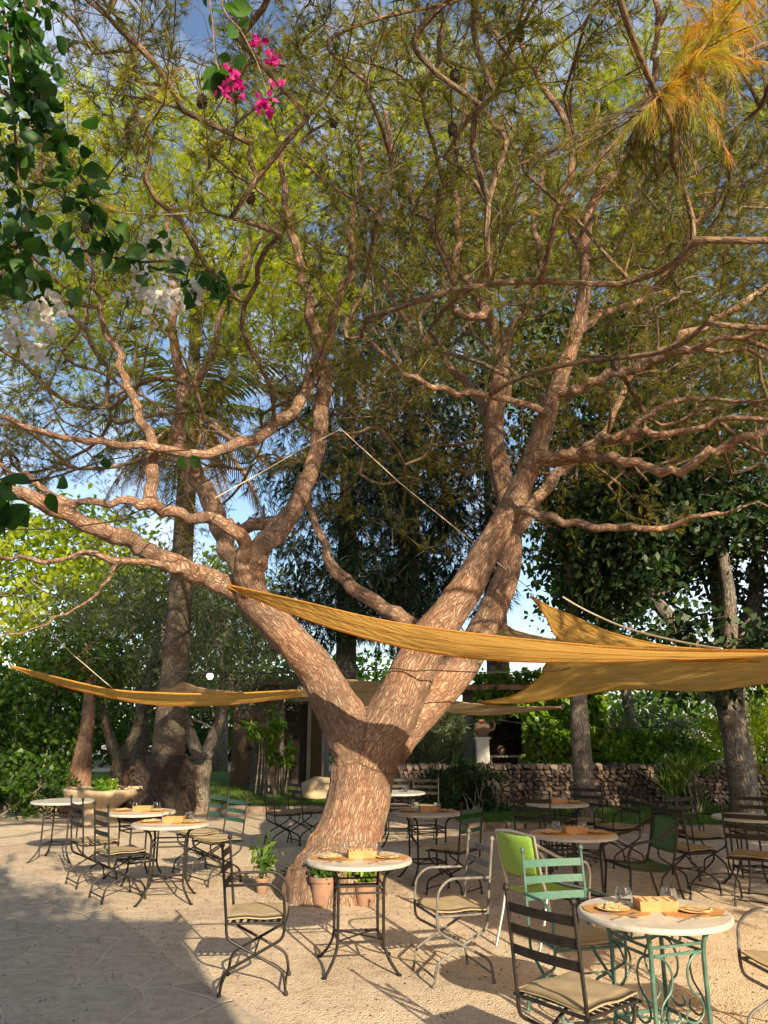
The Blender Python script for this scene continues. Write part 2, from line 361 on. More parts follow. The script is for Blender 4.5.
def leaves(name, P, size, mat, parent=None, aspect=.5, droop=.3, outc=None, tint=None, fold=False):
    """diamond leaves at the points P"""
    n = len(P); P = np.asarray(P, float)
    d = rv(n); d[:, 2] -= droop; d = unit(d)
    s = unit(np.cross(d, rv(n))); L = size*rng.uniform(.6, 1.3, (n, 1))
    w_ = L*aspect*.5; nn = np.cross(d, s)
    if fold:
        cu = rng.uniform(-.05, .22, (n, 1)); out_ = [(.0, .0), (.12, .55), (.30, .98), (.50, .95), (.70, .66), (.86, .30)]
        mid_ = [P+d*L*u-nn*L*cu*u*u for u in (.0, .3, .5, .7, .86, 1.0)]
        sd = [[P+d*L*u-nn*L*cu*u*u+s*w_*q*sg+nn*w_*q*.35 for u, q in out_[1:]] for sg in (1, -1)]
        V = np.stack(mid_+sd[0]+sd[1], 1)
        fs = []
        for o in (6, 11):
            q = [(0, o, o+1, 1), (1, o+1, o+2, 2), (2, o+2, o+3, 3), (3, o+3, o+4, 4), (4, o+4, 5)]
            fs += q if o == 6 else [x[::-1] for x in q]
        ob = arr_mesh(name, V.reshape(-1, 3), 16, mat, tint, parent, fs); ob.data.polygons.foreach_set('use_smooth', [True]*len(ob.data.polygons)); return ob
    V = np.stack([P, P+d*L*.45+s*w_, P+d*L, P+d*L*.45-s*w_], 1)
    return arr_mesh(name, V.reshape(-1, 3), 4, mat, tint, parent)
def needles(name, T, D, mat, parent=None, per=16, L=.11, wd=.0032, spread=.75, droop=0., tint=None, back=.09):
    """tufts at T pointing along D; each needle one thin triangle"""
    T = np.asarray(T, float); D = unit(np.asarray(D, float)); n = len(T)
    P = np.repeat(T, per, 0); DD = np.repeat(D, per, 0)
    P = P-DD*rng.random((n*per, 1))*back
    d = unit(DD+rv(n*per)*spread+np.array([0, 0, -droop])); s = unit(np.cross(d, rv(n*per)))*wd*.5
    LL = L*rng.uniform(.65, 1.2, (n*per, 1))
    V = np.stack([P-s, P+s, P+d*LL], 1)
    tt = np.repeat(rng.random(n) if tint is None else tint, per)
    return arr_mesh(name, V.reshape(-1, 3), 3, mat, np.clip(tt+rng.normal(0, .12, n*per), 0, 1), parent)

# ------------------------------------------------------------------ branching
LIT = [(Vector((4.7, 18.7, 2.0)), 1.5), (Vector((3.4, 18.7, 2.0)), 1.0), (Vector((-12.3, 23.5, 5.5)), 2.4), (Vector((-9.0, 24, 6)), 1.6), (Vector((10.5, 17.8, 2.0)), 1.2), (Vector((-6.5, 22, 5.2)), 1.6), (W(700, 70, 3.9), .9), (Vector((-5.2, 15, .6)), .7), (Vector((-6.9, 16.2, .7)), .6)]
def gap(p, own=2.2, k=1):
    p = Vector(p)
    for c, r in LIT:
        d = p-c; t_ = d.dot(sdir)
        if t_ > (.7 if c.y < 5 else own) and (d-sdir*t_).length < r*k: return True
    return False
class Skel:
    def __init__(s): s.p = []; s.par = []; s.fr = []; s.tip = []
    def limb(s, pts, rad, start=None):
        """a traced limb; start: index of the node it leaves from"""
        last = start if start is not None else -1; ids = []
        for p, r in zip(pts, rad):
            s.p.append(Vector(p)); s.par.append(last); s.fr.append(r); last = len(s.p)-1; ids.append(last)
        return ids
    def nearest(s, p):
        return min(range(len(s.p)), key=lambda i: (s.p[i]-p).length)
    def grow(s, A, origin, seg=.35, wig=.12, lift=.0, batch=40, skip=0):
        A = sorted([Vector(a) for a in A], key=lambda a: (a-origin).length)
        n0 = len(s.p); pend = 0; kd = None
        for a in A:
            if kd is None or pend >= batch:
                kd = kdtree.KDTree(len(s.p))
                for i in range(skip, len(s.p)): kd.insert(s.p[i], i)
                kd.balance(); pend = 0; mark = len(s.p)
            best = None
            for co, i, dd in kd.find_n(a, 6):
                # prefer nodes that lie towards the origin, so growth runs outward
                back = (s.p[i]-origin).length-(a-origin).length
                c = dd+max(0, back)*1.5
                if best is None or c < best[0]: best = (c, i)
            for i in range(mark, len(s.p)):
                dd = (s.p[i]-a).length; back = (s.p[i]-origin).length-(a-origin).length
                c = dd+max(0, back)*1.5
                if c < best[0]: best = (c, i)
            i = best[1]; p0 = s.p[i]; d = a-p0; D = d.length
            if D < .08: continue
            k = max(1, int(D/seg)); pd = (p0-s.p[s.par[i]]).normalized() if s.par[i] >= 0 else Vector((0, 0, 1))
            c1 = p0+pd*min(D*.35, .3)+(a-p0)*.3+Vector((0, 0, -lift*D)); wg = wig*min(D, .8)/D
            off = Vector((rnd.gauss(0, 1), rnd.gauss(0, 1), rnd.gauss(0, 1)))*wg*D
            last = i
            for j in range(1, k+1):
                u = j/k
                q = p0*(1-u)**2+(c1+off)*2*u*(1-u)+a*u*u
                if j < k: q = q+Vector((rnd.gauss(0, 1), rnd.gauss(0, 1), rnd.gauss(0, 1)))*wig*.22*seg*2
                s.p.append(q); s.par.append(last); s.fr.append(None); last = len(s.p)-1; pend += 1
            s.tip.append(last)
        return n0
    def smooth(s, first, it=3):
        n = len(s.p); kid = [-1]*n
        for i in range(n-1, first-1, -1):
            if s.par[i] >= 0: kid[s.par[i]] = i
        for _ in range(it):
            q = list(s.p)
            for i in range(first, n):
                if kid[i] >= 0 and s.par[i] >= 0: q[i] = s.p[i]*.4+(s.p[s.par[i]]+s.p[kid[i]])*.3
            s.p = q
    def radii(s, r0=.005, ex=2.3, cap=None):
        n = len(s.p); acc = [0.]*n; r = [0.]*n
        for i in range(n-1, -1, -1):
            a = max(acc[i]**(1/ex), r0) if acc[i] else r0
            if cap: a = min(a, cap)
            r[i] = s.fr[i] if s.fr[i] is not None else a
            if s.par[i] >= 0: acc[s.par[i]] += a**ex
        s.r = r; return r
    def chains(s, first=0):
        n = len(s.p); main = [-1]*n
        for i in range(n-1, first-1, -1):
            p = s.par[i]
            if p >= 0 and s.fr[i] is None and s.fr[p] is None and (main[p] < 0 or s.r[i] > s.r[main[p]]): main[p] = i
        out_ = []
        for i in range(first, n):
            p = s.par[i]
            if s.fr[i] is not None: continue
            if p < 0 or main[p] != i:
                ch = ([s.p[p]] if p >= 0 else [])+[s.p[i]]; rr = ([min(s.r[i]*1.15, s.r[p])] if p >= 0 else [])+[s.r[i]]
                j = i
                while main[j] >= 0: j = main[j]; ch.append(s.p[j]); rr.append(s.r[j])
                out_.append((ch, rr))
        return out_
    def mesh(s, name, mat, parent, first=0, minr=0):
        mb = MB()
        for ch, rr in s.chains(first):
            if max(rr) < minr or len(ch) < 2: continue
            mr = max(rr); sd = 3 if mr < .012 else 5 if mr < .04 else 8
            mb.tube(ch, rr, sd, caps=False, v0=rnd.uniform(0, 9))
        if mb.n: return mb.build(name, mat, parent, bark=True, sharp=False)

def smooth_path(pts, n=4):
    """Catmull-Rom through tuples of equal length"""
    P = [np.array(p, float) for p in pts]; P = [2*P[0]-P[1]]+P+[2*P[-1]-P[-2]]; o = []
    for i in range(1, len(P)-2):
        for k in range(n):
            u = k/n; a, b_, c, d = P[i-1], P[i], P[i+1], P[i+2]
            o.append(.5*((2*b_)+(-a+c)*u+(2*a-5*b_+4*c-d)*u*u+(-a+3*b_-3*c+d)*u**3))
    o.append(P[-2]); return o

# ================================================================== GROUND
def sheet(name, poly, z, mat, kind='structure', thick=0):
    me = bpy.data.meshes.new(name); k = len(poly)
    v = [(x, y, z) for x, y in poly]; f = [tuple(range(k))]
    if thick:
        v += [(x, y, z-thick) for x, y in poly]; f += [(i, i+k, (i+1) % k+k, (i+1) % k) for i in range(k)]
    me.from_pydata(v, [], f)
    me.materials.append(M[mat]); o = bpy.data.objects.new(name, me); COL.objects.link(o); o['kind'] = kind; return o
sheet('ground', [(-220, -220), (220, -220), (220, 220), (-220, 220)], 0, 'gravel')
edge = [G(-140, 830), G(-60, 850), G(0, 866), G(60, 885), G(110, 912), G(150, 942), G(195, 978), G(235, 1004), G(290, 1040)]
edge = [(p[0], p[1]) for p in smooth_path([(a, b_) for a, b_ in edge], 3)]
edge = [(x+rnd.uniform(-.03, .03), y+rnd.uniform(-.03, .03)) for x, y in edge]
sheet('stone_path', edge+[(.2, 3.2), (.6, -6), (-14, -6), (-14, 11)], .006, 'paving')
def bed(name, poly, z=.05):
    sheet(name, poly, z, 'lawn_green', thick=z+.02)
bed('lawn', [(1.5, 13.9), (9.5, 13.2), (16, 15), (16, 22), (1.2, 22), (1.3, 16)], .06)
bed('lawn', [(-8.5, 17.2), (-1.2, 16.6), (-.8, 30), (-14, 30), (-14, 19)], .05)

# ================================================================== MAIN PINE
def L3(seq): return [W(a, b_, c) for a, b_, c, *_ in seq]
pine = empty('pine_tree', 'huge spreading pine with flaking orange bark and forked trunk in the middle of the terrace', 'tree', (*G(340, 885), 0))
pine_inv = Vector(pine.location)
# px, py, forward distance, width in px
DS = 1.07
LIMBS = [
 ('trunk', None, [(332, 893, 8.15, 108), (335, 880, 8.2, 96), (340, 864, 8.25, 82), (346, 846, 8.3, 73), (353, 822, 8.35, 66), (360, 790, 8.4, 65), (364, 765, 8.4, 68), (369, 742, 8.4, 76), (374, 725, 8.4, 70)]),
 ('left', 'trunk', [(357, 742, 8.35, 58), (345, 722, 8.3, 52), (333, 700, 8.25, 46), (318, 672, 8.15, 42), (300, 650, 8.0, 39), (283, 632, 7.9, 38), (265, 612, 7.8, 38), (248, 594, 7.7, 34)]),
 ('l1', 'left', [(248, 594, 7.7, 30), (228, 585, 7.6, 26), (205, 578, 7.5, 24), (178, 566, 7.3, 22), (150, 551, 7.1, 21), (122, 537, 6.9, 20), (95, 524, 6.7, 19), (50, 508, 6.4, 18), (10, 490, 6.1, 16), (-60, 455, 5.7, 13), (-130, 400, 5.4, 9)]),
 ('l2', 'left', [(252, 595, 7.7, 34), (251, 572, 7.75, 30), (262, 548, 7.8, 25), (280, 525, 7.9, 23), (298, 503, 8.0, 21), (309, 480, 8.1, 19), (316, 450, 8.2, 19), (321, 415, 8.3, 19), (322, 385, 8.3, 20), (319, 350, 8.2, 19), (312, 315, 8.1, 14), (304, 280, 8.0, 12), (296, 245, 7.9, 11), (286, 205, 7.8, 9), (281, 150, 7.7, 7)]),
 ('l2b', 'l2', [(321, 350, 8.2, 14), (333, 325, 8.1, 12), (340, 295, 8.0, 11), (352, 262, 7.8, 10), (352, 225, 7.6, 8), (362, 180, 7.4, 7), (358, 120, 7.2, 5)]),
 ('l3', 'left', [(247, 590, 7.6, 24), (240, 572, 7.4, 20), (243, 556, 7.3, 18), (243, 541, 7.2, 17), (234, 528, 7.1, 16), (216, 521, 7.0, 15), (195, 517, 6.9, 14), (172, 512, 6.8, 14), (150, 503, 6.7, 15), (120, 500, 6.6, 10), (85, 502, 6.5, 9), (50, 492, 6.4, 9), (10, 468, 6.2, 7), (-50, 440, 6, 5)]),
 ('l3b', 'l3', [(150, 503, 6.7, 15), (150, 482, 6.7, 16), (152, 462, 6.75, 15), (150, 440, 6.8, 13), (141, 415, 6.8, 12), (128, 388, 6.8, 11), (120, 358, 6.8, 10), (105, 325, 6.7, 9), (98, 290, 6.6, 7), (85, 240, 6.5, 5)]),
 ('l4', 'l2', [(319, 352, 8.2, 16), (311, 380, 8.0, 15), (298, 400, 7.8, 14), (281, 419, 7.6, 14), (262, 435, 7.4, 14), (240, 447, 7.2, 14), (212, 453, 7.0, 13), (185, 452, 6.8, 12), (155, 447, 6.6, 11), (115, 445, 6.4, 10), (75, 440, 6.2, 9), (35, 432, 6, 9), (-5, 418, 5.8, 8), (-60, 400, 5.6, 6)]),
 ('l5', 'l1', [(190, 572, 7.4, 10), (160, 566, 7.0, 9), (125, 560, 6.7, 9), (85, 556, 6.4, 8), (40, 558, 6.1, 7), (-10, 556, 5.8, 7), (-60, 550, 5.5, 5)]),
 ('l5b', 'l5', [(125, 560, 6.7, 6), (110, 572, 6.7, 6), (95, 592, 6.6, 5), (75, 607, 6.5, 5), (48, 622, 6.4, 5), (20, 634, 6.3, 4), (-20, 640, 6.2, 3)]),
 ('l6', 'left', [(262, 605, 8.0, 26), (243, 578, 8.4, 20), (228, 550, 8.7, 20), (215, 515, 9, 22), (202, 487, 9.2, 21), (185, 460, 9.4, 20), (178, 430, 9.5, 16), (183, 400, 9.5, 15), (180, 365, 9.5, 13), (172, 330, 9.4, 11), (176, 290, 9.3, 10), (168, 250, 9.1, 8), (170, 200, 9, 6)]),
 ('l6b', 'l6', [(183, 400, 9.5, 12), (200, 375, 9.4, 12), (213, 350, 9.3, 10), (220, 315, 9.2, 8), (240, 280, 9.1, 7), (250, 230, 9, 5)]),
 ('l6c', 'l2', [(262, 548, 7.8, 20), (277, 520, 8.4, 18), (240, 530, 8.9, 14), (215, 520, 9.0, 10)]),
 ('right', 'trunk', [(372, 748, 8.35, 60), (388, 722, 8.3, 56), (401, 698, 8.25, 52), (413, 670, 8.2, 48), (428, 642, 8.15, 44), (444, 620, 8.1, 41), (460, 598, 8.05, 38), (473, 577, 8.0, 35), (486, 552, 7.95, 32), (499, 530, 7.9, 30), (511, 508, 7.85, 28), (521, 487, 7.8, 26), (531, 464, 7.75, 25), (540, 440, 7.7, 24), (549, 410, 7.6, 22), (560, 378, 7.5, 20), (570, 350, 7.4, 20), (579, 320, 7.3, 18), (585, 285, 7.2, 16), (585, 250, 7.1, 14), (588, 215, 7.0, 13)]),
 ('r1', 'right', [(588, 215, 7.0, 13), (599, 192, 6.9, 13), (618, 170, 6.8, 12), (634, 145, 6.7, 11), (642, 110, 6.6, 10), (652, 75, 6.5, 10), (656, 35, 6.4, 9), (652, -20, 6.3, 8), (660, -90, 6.2, 5)]),
 ('r1b', 'r1', [(656, 35, 6.4, 8), (668, 5, 6.3, 6), (690, -40, 6.2, 5)]),
 ('r2', 'right', [(585, 260, 7.1, 12), (573, 232, 7.2, 11), (562, 205, 7.3, 10), (570, 178, 7.3, 10), (574, 152, 7.3, 10), (568, 128, 7.3, 9), (552, 103, 7.3, 9), (534, 72, 7.2, 8), (515, 38, 7.1, 8), (494, 5, 7.0, 7), (475, -50, 6.9, 5)]),
 ('back', 'trunk', [(385, 745, 8.6, 52), (405, 722, 8.8, 48), (428, 700, 9.0, 44), (450, 678, 9.1, 40), (468, 655, 9.2, 36), (484, 628, 9.3, 32), (497, 600, 9.4, 30), (508, 572, 9.4, 27), (512, 545, 9.4, 24), (510, 515, 9.4, 23), (504, 485, 9.4, 24), (496, 455, 9.3, 24), (494, 430, 9.3, 23), (497, 400, 9.2, 21), (501, 370, 9.1, 20), (499, 340, 9.0, 17), (488, 315, 8.9, 14), (470, 285, 8.8, 12), (450, 255, 8.7, 11), (432, 228, 8.6, 10), (412, 200, 8.5, 9), (395, 160, 8.4, 8), (385, 110, 8.3, 6)]),
 ('b2', 'back', [(501, 370, 9.1, 15), (508, 340, 9.2, 13), (520, 315, 9.3, 12), (535, 290, 9.4, 10), (540, 255, 9.5, 9), (532, 215, 9.5, 8), (545, 170, 9.4, 6)]),
 ('b3', 'back', [(488, 315, 8.9, 11), (462, 318, 8.8, 10), (452, 290, 8.7, 9), (455, 255, 8.6, 9), (460, 215, 8.5, 8), (452, 170, 8.4, 7), (462, 120, 8.3, 6), (468, 60, 8.2, 5)]),
 ('b4', 'back', [(512, 535, 9.4, 20), (528, 512, 9.5, 16), (542, 492, 9.6, 14), (556, 474, 9.7, 13), (580, 455, 9.8, 11), (610, 425, 9.9, 9), (625, 385, 10, 8), (650, 340, 10, 6)]),
 ('ra', 'right', [(535, 462, 7.7, 14), (552, 456, 7.5, 13), (584, 450, 7.3, 13), (604, 440, 7.1, 12), (626, 436, 7, 12), (654, 436, 6.8, 10), (690, 428, 6.6, 9), (730, 420, 6.4, 8), (790, 415, 6.2, 6)]),
 ('rb', 'right', [(532, 462, 7.7, 14), (560, 461, 7.5, 13), (600, 458, 7.2, 13), (634, 461, 7.0, 12), (658, 470, 6.8, 12), (684, 466, 6.6, 12), (712, 452, 6.5, 11), (742, 438, 6.3, 11), (785, 425, 6.1, 9), (850, 400, 5.8, 6)]),
 ('rb2', 'ra', [(612, 440, 7.0, 9), (640, 420, 6.9, 9), (668, 405, 6.8, 8), (700, 400, 6.7, 7), (740, 402, 6.5, 6), (800, 398, 6.3, 4)]),
 ('rc', 'right', [(511, 508, 7.85, 12), (530, 514, 7.6, 11), (564, 522, 7.3, 10), (609, 529, 7.0, 10), (640, 530, 6.8, 9), (672, 526, 6.6, 8), (705, 515, 6.4, 7), (740, 508, 6.2, 5), (790, 500, 6, 3)]),
 ('rd', 'right', [(556, 392, 7.5, 15), (575, 390, 7.4, 14), (599, 381, 7.2, 13), (634, 368, 7.0, 12), (664, 356, 6.8, 12), (694, 350, 6.6, 10), (740, 340, 6.3, 8), (800, 325, 6, 6)]),
 ('re', 'rd', [(634, 368, 7.0, 11), (660, 352, 7.1, 10), (690, 330, 7.2, 10), (725, 310, 7.3, 9), (768, 285, 7.3, 8), (820, 250, 7.2, 5)]),
 ('re2', 'right', [(575, 335, 7.3, 11), (600, 315, 7.6, 10), (640, 300, 7.8, 9), (675, 262, 8, 8), (700, 215, 8, 6), (740, 180, 8, 4)]),
 ('re3', 'rd', [(664, 356, 6.8, 8), (710, 350, 7.0, 7), (760, 352, 7.2, 6), (820, 345, 7.2, 4)]),
 ('rf', 'right', [(549, 415, 7.6, 10), (530, 408, 7.4, 9), (499, 397, 7.2, 9), (459, 392, 7.0, 9), (424, 385, 6.8, 8), (400, 372, 6.7, 7), (380, 352, 6.6, 6), (350, 335, 6.5, 4)]),
 ('rg', 'back', [(450, 678, 9.1, 26), (425, 640, 9.6, 20), (395, 612, 9.8, 18), (368, 598, 9.9, 16), (345, 580, 10, 15), (328, 556, 10.1, 11), (318, 530, 10.2, 9), (309, 505, 10.3, 7), (300, 470, 10.3, 5)]),
 ('rh', 'back', [(494, 430, 9.3, 14), (478, 400, 9.6, 11), (455, 370, 9.9, 10), (430, 345, 10.1, 9), (405, 320, 10.2, 8), (385, 280, 10.2, 6)]),
]
sk = Skel(); ids = {}; tubes = MB(); seglist = []
for nm, par, seq in LIMBS:
    sm = smooth_path([(a, b_, c, w_) for a, b_, c, w_ in seq], 3)
    pts = [W(a, b_, c*DS) for a, b_, c, w_ in sm]; rad = [max(.018, w_/2*c*.98/F) for a, b_, c, w_ in sm]
    if nm == 'trunk': pts = [p+Vector((0, 0, -.25)) if i == 0 else p for i, p in enumerate(pts)]
    st = None
    if par: st = min(ids[par], key=lambda i: (sk.p[i]-pts[0]).length)
    # natural waviness
    if nm not in ('trunk', 'left', 'right', 'back'):
        for i in range(2, len(pts)): pts[i] = pts[i]+Vector((rnd.gauss(0, 1), rnd.gauss(0, 1)*2, rnd.gauss(0, 1)))*.020
    ids[nm] = sk.limb(pts, rad, st); tubes.tube(pts, rad, 16 if max(rad) > .12 else 10, wob=.05 if nm != 'trunk' else .02)
    seglist.append((pts, rad))
# root flare
for k, (dx, dy) in enumerate(((-.75, -.25), (-.35, -.6), (.3, -.55), (.62, -.1), (.2, .6), (-.5, .5))):
    b0 = W(341, 866, 8.25*DS)
    tubes.tube([b0+Vector((dx*.2, dy*.2, .22)), Vector((b0.x+dx*.55, b0.y+dy*.55, .06)), Vector((b0.x+dx*.78, b0.y+dy*.78, -.10))], [.22, .12, .05], 10)
for k in range(34):
    pts, rad = seglist[rnd.randrange(1, len(seglist))]; i = rnd.randrange(4, len(pts)-2); p = pts[i]; r_ = rad[i]
    if r_ < .04: continue
    tt = (pts[i+1]-pts[i-1]).normalized(); dd = tt.cross(Vector((rnd.gauss(0, 1), rnd.gauss(0, 1), rnd.gauss(0, 1)))).normalized()
    ln = r_+rnd.uniform(.02, .16); tubes.tube([p, p+dd*r_*.95+tt*.02, p+dd*ln+tt*.06], [r_*.6, r_*.42, max(.018, r_*.22)], 8, wob=.15)
tmp = tubes.build('tmp', 'pine_bark', None)
md = tmp.modifiers.new('r', 'REMESH'); md.mode = 'VOXEL'; md.voxel_size = .021; md.use_smooth_shade = True
ms = tmp.modifiers.new('s', 'SMOOTH'); ms.factor = .5; ms.iterations = 5
dg = bpy.context.evaluated_depsgraph_get(); dg.update()
tme = bpy.data.meshes.new_from_object(tmp.evaluated_get(dg)); bpy.data.objects.remove(tmp)
nv = len(tme.vertices); co = np.empty(nv*3, np.float32); tme.vertices.foreach_get('co', co); co = co.reshape(-1, 3)
nr = np.empty(nv*3, np.float32); tme.vertices.foreach_get('normal', nr); nr = nr.reshape(-1, 3)
kd = kdtree.KDTree(sum(len(p) for p, r in seglist)); info = []; Lc = 0
for pts, rad in seglist:
    Lc += 3.7
    for i, p in enumerate(pts):
        if i: Lc += (p-pts[i-1]).length
        tt = (pts[min(i+1, len(pts)-1)]-pts[max(0, i-1)]).normalized()
        kd.insert(p, len(info)); info.append((p, tt, Lc, rad[i]))
kd.balance()
IP = np.array([list(i[0]) for i in info]); IT = np.array([list(i[1]) for i in info]); IL = np.array([i[2] for i in info]); IR = np.array([i[3] for i in info])
idx = np.array([min(kd.find_n(Vector(c), 4), key=lambda h: abs(h[2]-info[h[1]][3]))[1] if False else kd.find(Vector(c))[1] for c in co])
dlt = co-IP[idx]; al = (dlt*IT[idx]).sum(1); rad_ = dlt-al[:, None]*IT[idx]
bc = np.stack([rad_[:, 0]+rad_[:, 2]*.35, rad_[:, 1], IL[idx]+al], 1)
from mathutils import noise
# coarse plates as real relief
disp = np.array([noise.noise(Vector((b_[0]*15, b_[1]*15, b_[2]*3.2)))*.5+noise.noise(Vector((b_[0]*34, b_[1]*34, b_[2]*9)))*.25 for b_ in bc])
co2 = co+nr*(disp*np.clip(IR[idx]*.085, .002, .026))[:, None]
tme.vertices.foreach_set('co', co2.ravel().astype(np.float32))
a_ = tme.attributes.new('barkco', 'FLOAT_VECTOR', 'POINT'); a_.data.foreach_set('vector', bc.astype(np.float32).ravel())
tme.materials.clear(); tme.materials.append(M['pine_bark'])
tr_o = bpy.data.objects.new('trunk', tme); COL.objects.link(tr_o); tr_o.parent = pine; tr_o.matrix_parent_inverse = Matrix.Translation(-pine.location)
tme.update()
# crown: attraction points in a wide flat-topped dome round the trunk
CX, CY = .1, 9.0; ATT = []
while len(ATT) < 15000:
    a_ = rnd.uniform(0, 2*PI); r_ = 9.0*math.sqrt(rnd.random()); x = CX+r_*math.cos(a_); y = CY+r_*math.sin(a_)
    if y > 15.5: continue
    hi = 6.4+7.4*math.sqrt(max(0, 1-(r_/9.6)**2)); lo = 4.6+(max(0, 3.5-r_))*.5
    if y < 5: lo += (5-y)*.45
    u = rnd.random(); z = lo+(hi-lo)*(u**.95)
    # keep the view below the low boughs open
    yy = (z-CAMZ)/y
    if y < 1.6 and rnd.random() < .35: continue
    if yy < .33 and rnd.random() < .75: continue
    # clumps: drop those in noise holes
    if noise.noise(Vector((x*.55, y*.55, z*.55))) < -.15 or gap((x, y, z)): continue
    ATT.append((x, y, z))
first = sk.grow(ATT, W(375, 700, 8.3), seg=.26, wig=.10, lift=.05, skip=len(ids['trunk'])+20)
sk.smooth(first); sk.radii(.0046, 2.4, cap=.026)
PO = -pine.location
def under(o, par):
    o.parent = par; o.matrix_parent_inverse = Matrix.Translation(-par.location); return o
under(sk.mesh('branches', 'twig_bark', None, first), pine)
# tufts along the last part of every twig
def tufts(sk, per_tip, spread, along=.6, mr=.0125, thin=1.0):
    T = []; D = []
    for i in range(len(sk.p)):
        if sk.fr[i] is not None or sk.r[i] > mr or rnd.random() > thin: continue
        p = sk.p[i]; q = sk.p[sk.par[i]]; d = (p-q).normalized()
        for k in range(per_tip):
            u = rnd.random(); b_ = q.lerp(p, u)
            o = Vector((rnd.gauss(0, 1), rnd.gauss(0, 1), rnd.gauss(0, 1)+.15))*spread
            T.append(tuple(b_+o)); D.append(tuple(d*.6+o.normalized()*.9))
    return np.array(T), np.array(D)
T, D = tufts(sk, 6, .085)
sel = rng.random(len(T)) < .93
far = ((T[:, 0] < -1.5) & (T[:, 1] > 8) & (T[:, 2] > 7.2)) | ((T[:, 2] > 11) & (T[:, 1] > 6))  # upper and left rear tufts, drawn in the colour with sunlight painted in
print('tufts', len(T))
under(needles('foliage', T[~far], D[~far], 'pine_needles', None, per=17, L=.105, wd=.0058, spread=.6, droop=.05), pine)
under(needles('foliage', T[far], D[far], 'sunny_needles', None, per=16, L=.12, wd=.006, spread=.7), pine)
# dead bare twiglets, the brown haze between the needles
tw = MB()
for k in range(15000):
    i = rnd.randrange(first, len(sk.p)); p = sk.p[i]
    if sk.r[i] > .03: continue
    d = Vector((rnd.gauss(0, 1), rnd.gauss(0, 1), rnd.gauss(0, .8))).normalized()*rnd.uniform(.15, .55)
    m_ = p+d*.5+Vector((rnd.gauss(0, 1), rnd.gauss(0, 1), rnd.gauss(0, 1)))*.04
    tw.tube([p, m_, p+d+Vector((0, 0, rnd.uniform(-.08, .08)))], [.0045, .0035, .002], 3, caps=False)
under(tw.build('dead_twigs', 'twig_bark', None, bark=True, sharp=False), pine)
# pine cones
cone = MB(); cone.lathe((0, 0, 0), [(.004, .05), (.018, .035), (.028, .01), (.030, -.015), (.022, -.04), (.004, -.055)], 10)
for k in range(40):
    a_ = k*2.4; z = .04-k*.0022; r_ = .03*math.sqrt(max(.05, 1-(z/.055)**2))
    cone.box((r_*math.cos(a_), r_*math.sin(a_), z), (.012, .012, .008), rz=a_)
c0 = cone.build('pine_cone', 'cone_brown', None, smooth=False)
spots = [W(200, 95, 5.5), W(455, 78, 5.8), W(355, 130, 6.2), W(720, 65, 5), W(620, 350, 6.6), W(250, 190, 6), W(110, 230, 6), W(400, 250, 6.4), W(480, 145, 6), W(540, 40, 6)]
for i, p in enumerate(spots):
    c = c0 if i == 0 else c0.copy()
    if i: COL.objects.link(c)
    j = sk.nearest(p); c.location = sk.p[j]+Vector((0, 0, -.06)); c.scale = (1.3, 1.3, 1.3)
    under(c, pine)
# the browning bough at the upper right, nearer than the rest
tip = [W(760, -60, 4.1), W(740, -10, 4.0), W(715, 30, 3.9), W(690, 70, 3.85), W(655, 100, 3.8)]
T = []; D = []; mb = MB(); mb.tube([W(830, -160, 4.6)]+tip, [.02, .016, .013, .010, .007, .004], 6)
for k in range(95):
    b_ = tip[min(3, int(rnd.random()*4))].lerp(tip[min(4, 1+int(rnd.random()*4))], rnd.random())
    e = b_+Vector((rnd.gauss(0, .16), rnd.gauss(0, .15), rnd.gauss(-.05, .14)))
    mb.tube([b_, (b_+e)/2+Vector((0, 0, .02)), e], [.005, .004, .003], 4, caps=False)
    for q in range(4): T.append(tuple(b_.lerp(e, .4+.2*q))); D.append(tuple((e-b_).normalized()+Vector((0, 0, -.3))))
nb_ = len(T)
for k in range(44):
    b_ = W(625+rnd.gauss(0, 45), 145+rnd.gauss(0, 22), 4.3); e = b_+Vector((rnd.gauss(0, .1), rnd.gauss(0, .1), -.08))
    mb.tube([tip[3].lerp(W(640, 120, 4.1), rnd.random()), (b_+e)/2, e], [.005, .004, .003], 4, caps=False)
    for q in range(3): T.append(tuple(b_.lerp(e, .3*q))); D.append(tuple((e-b_).normalized()+Vector((0, 0, -.4))))
under(mb.build('dry_bough', 'twig_bark', None, bark=True), pine)
T = np.array(T); D = np.array(D)
under(needles('dry_needles', T[:nb_], D[:nb_], 'dry_needles', None, per=24, L=.15, wd=.0028, spread=.55, droop=.35), pine)
under(needles('dry_needles', T[nb_:], D[nb_:], 'pine_needles', None, per=22, L=.14, wd=.003, spread=.5, droop=.4), pine)

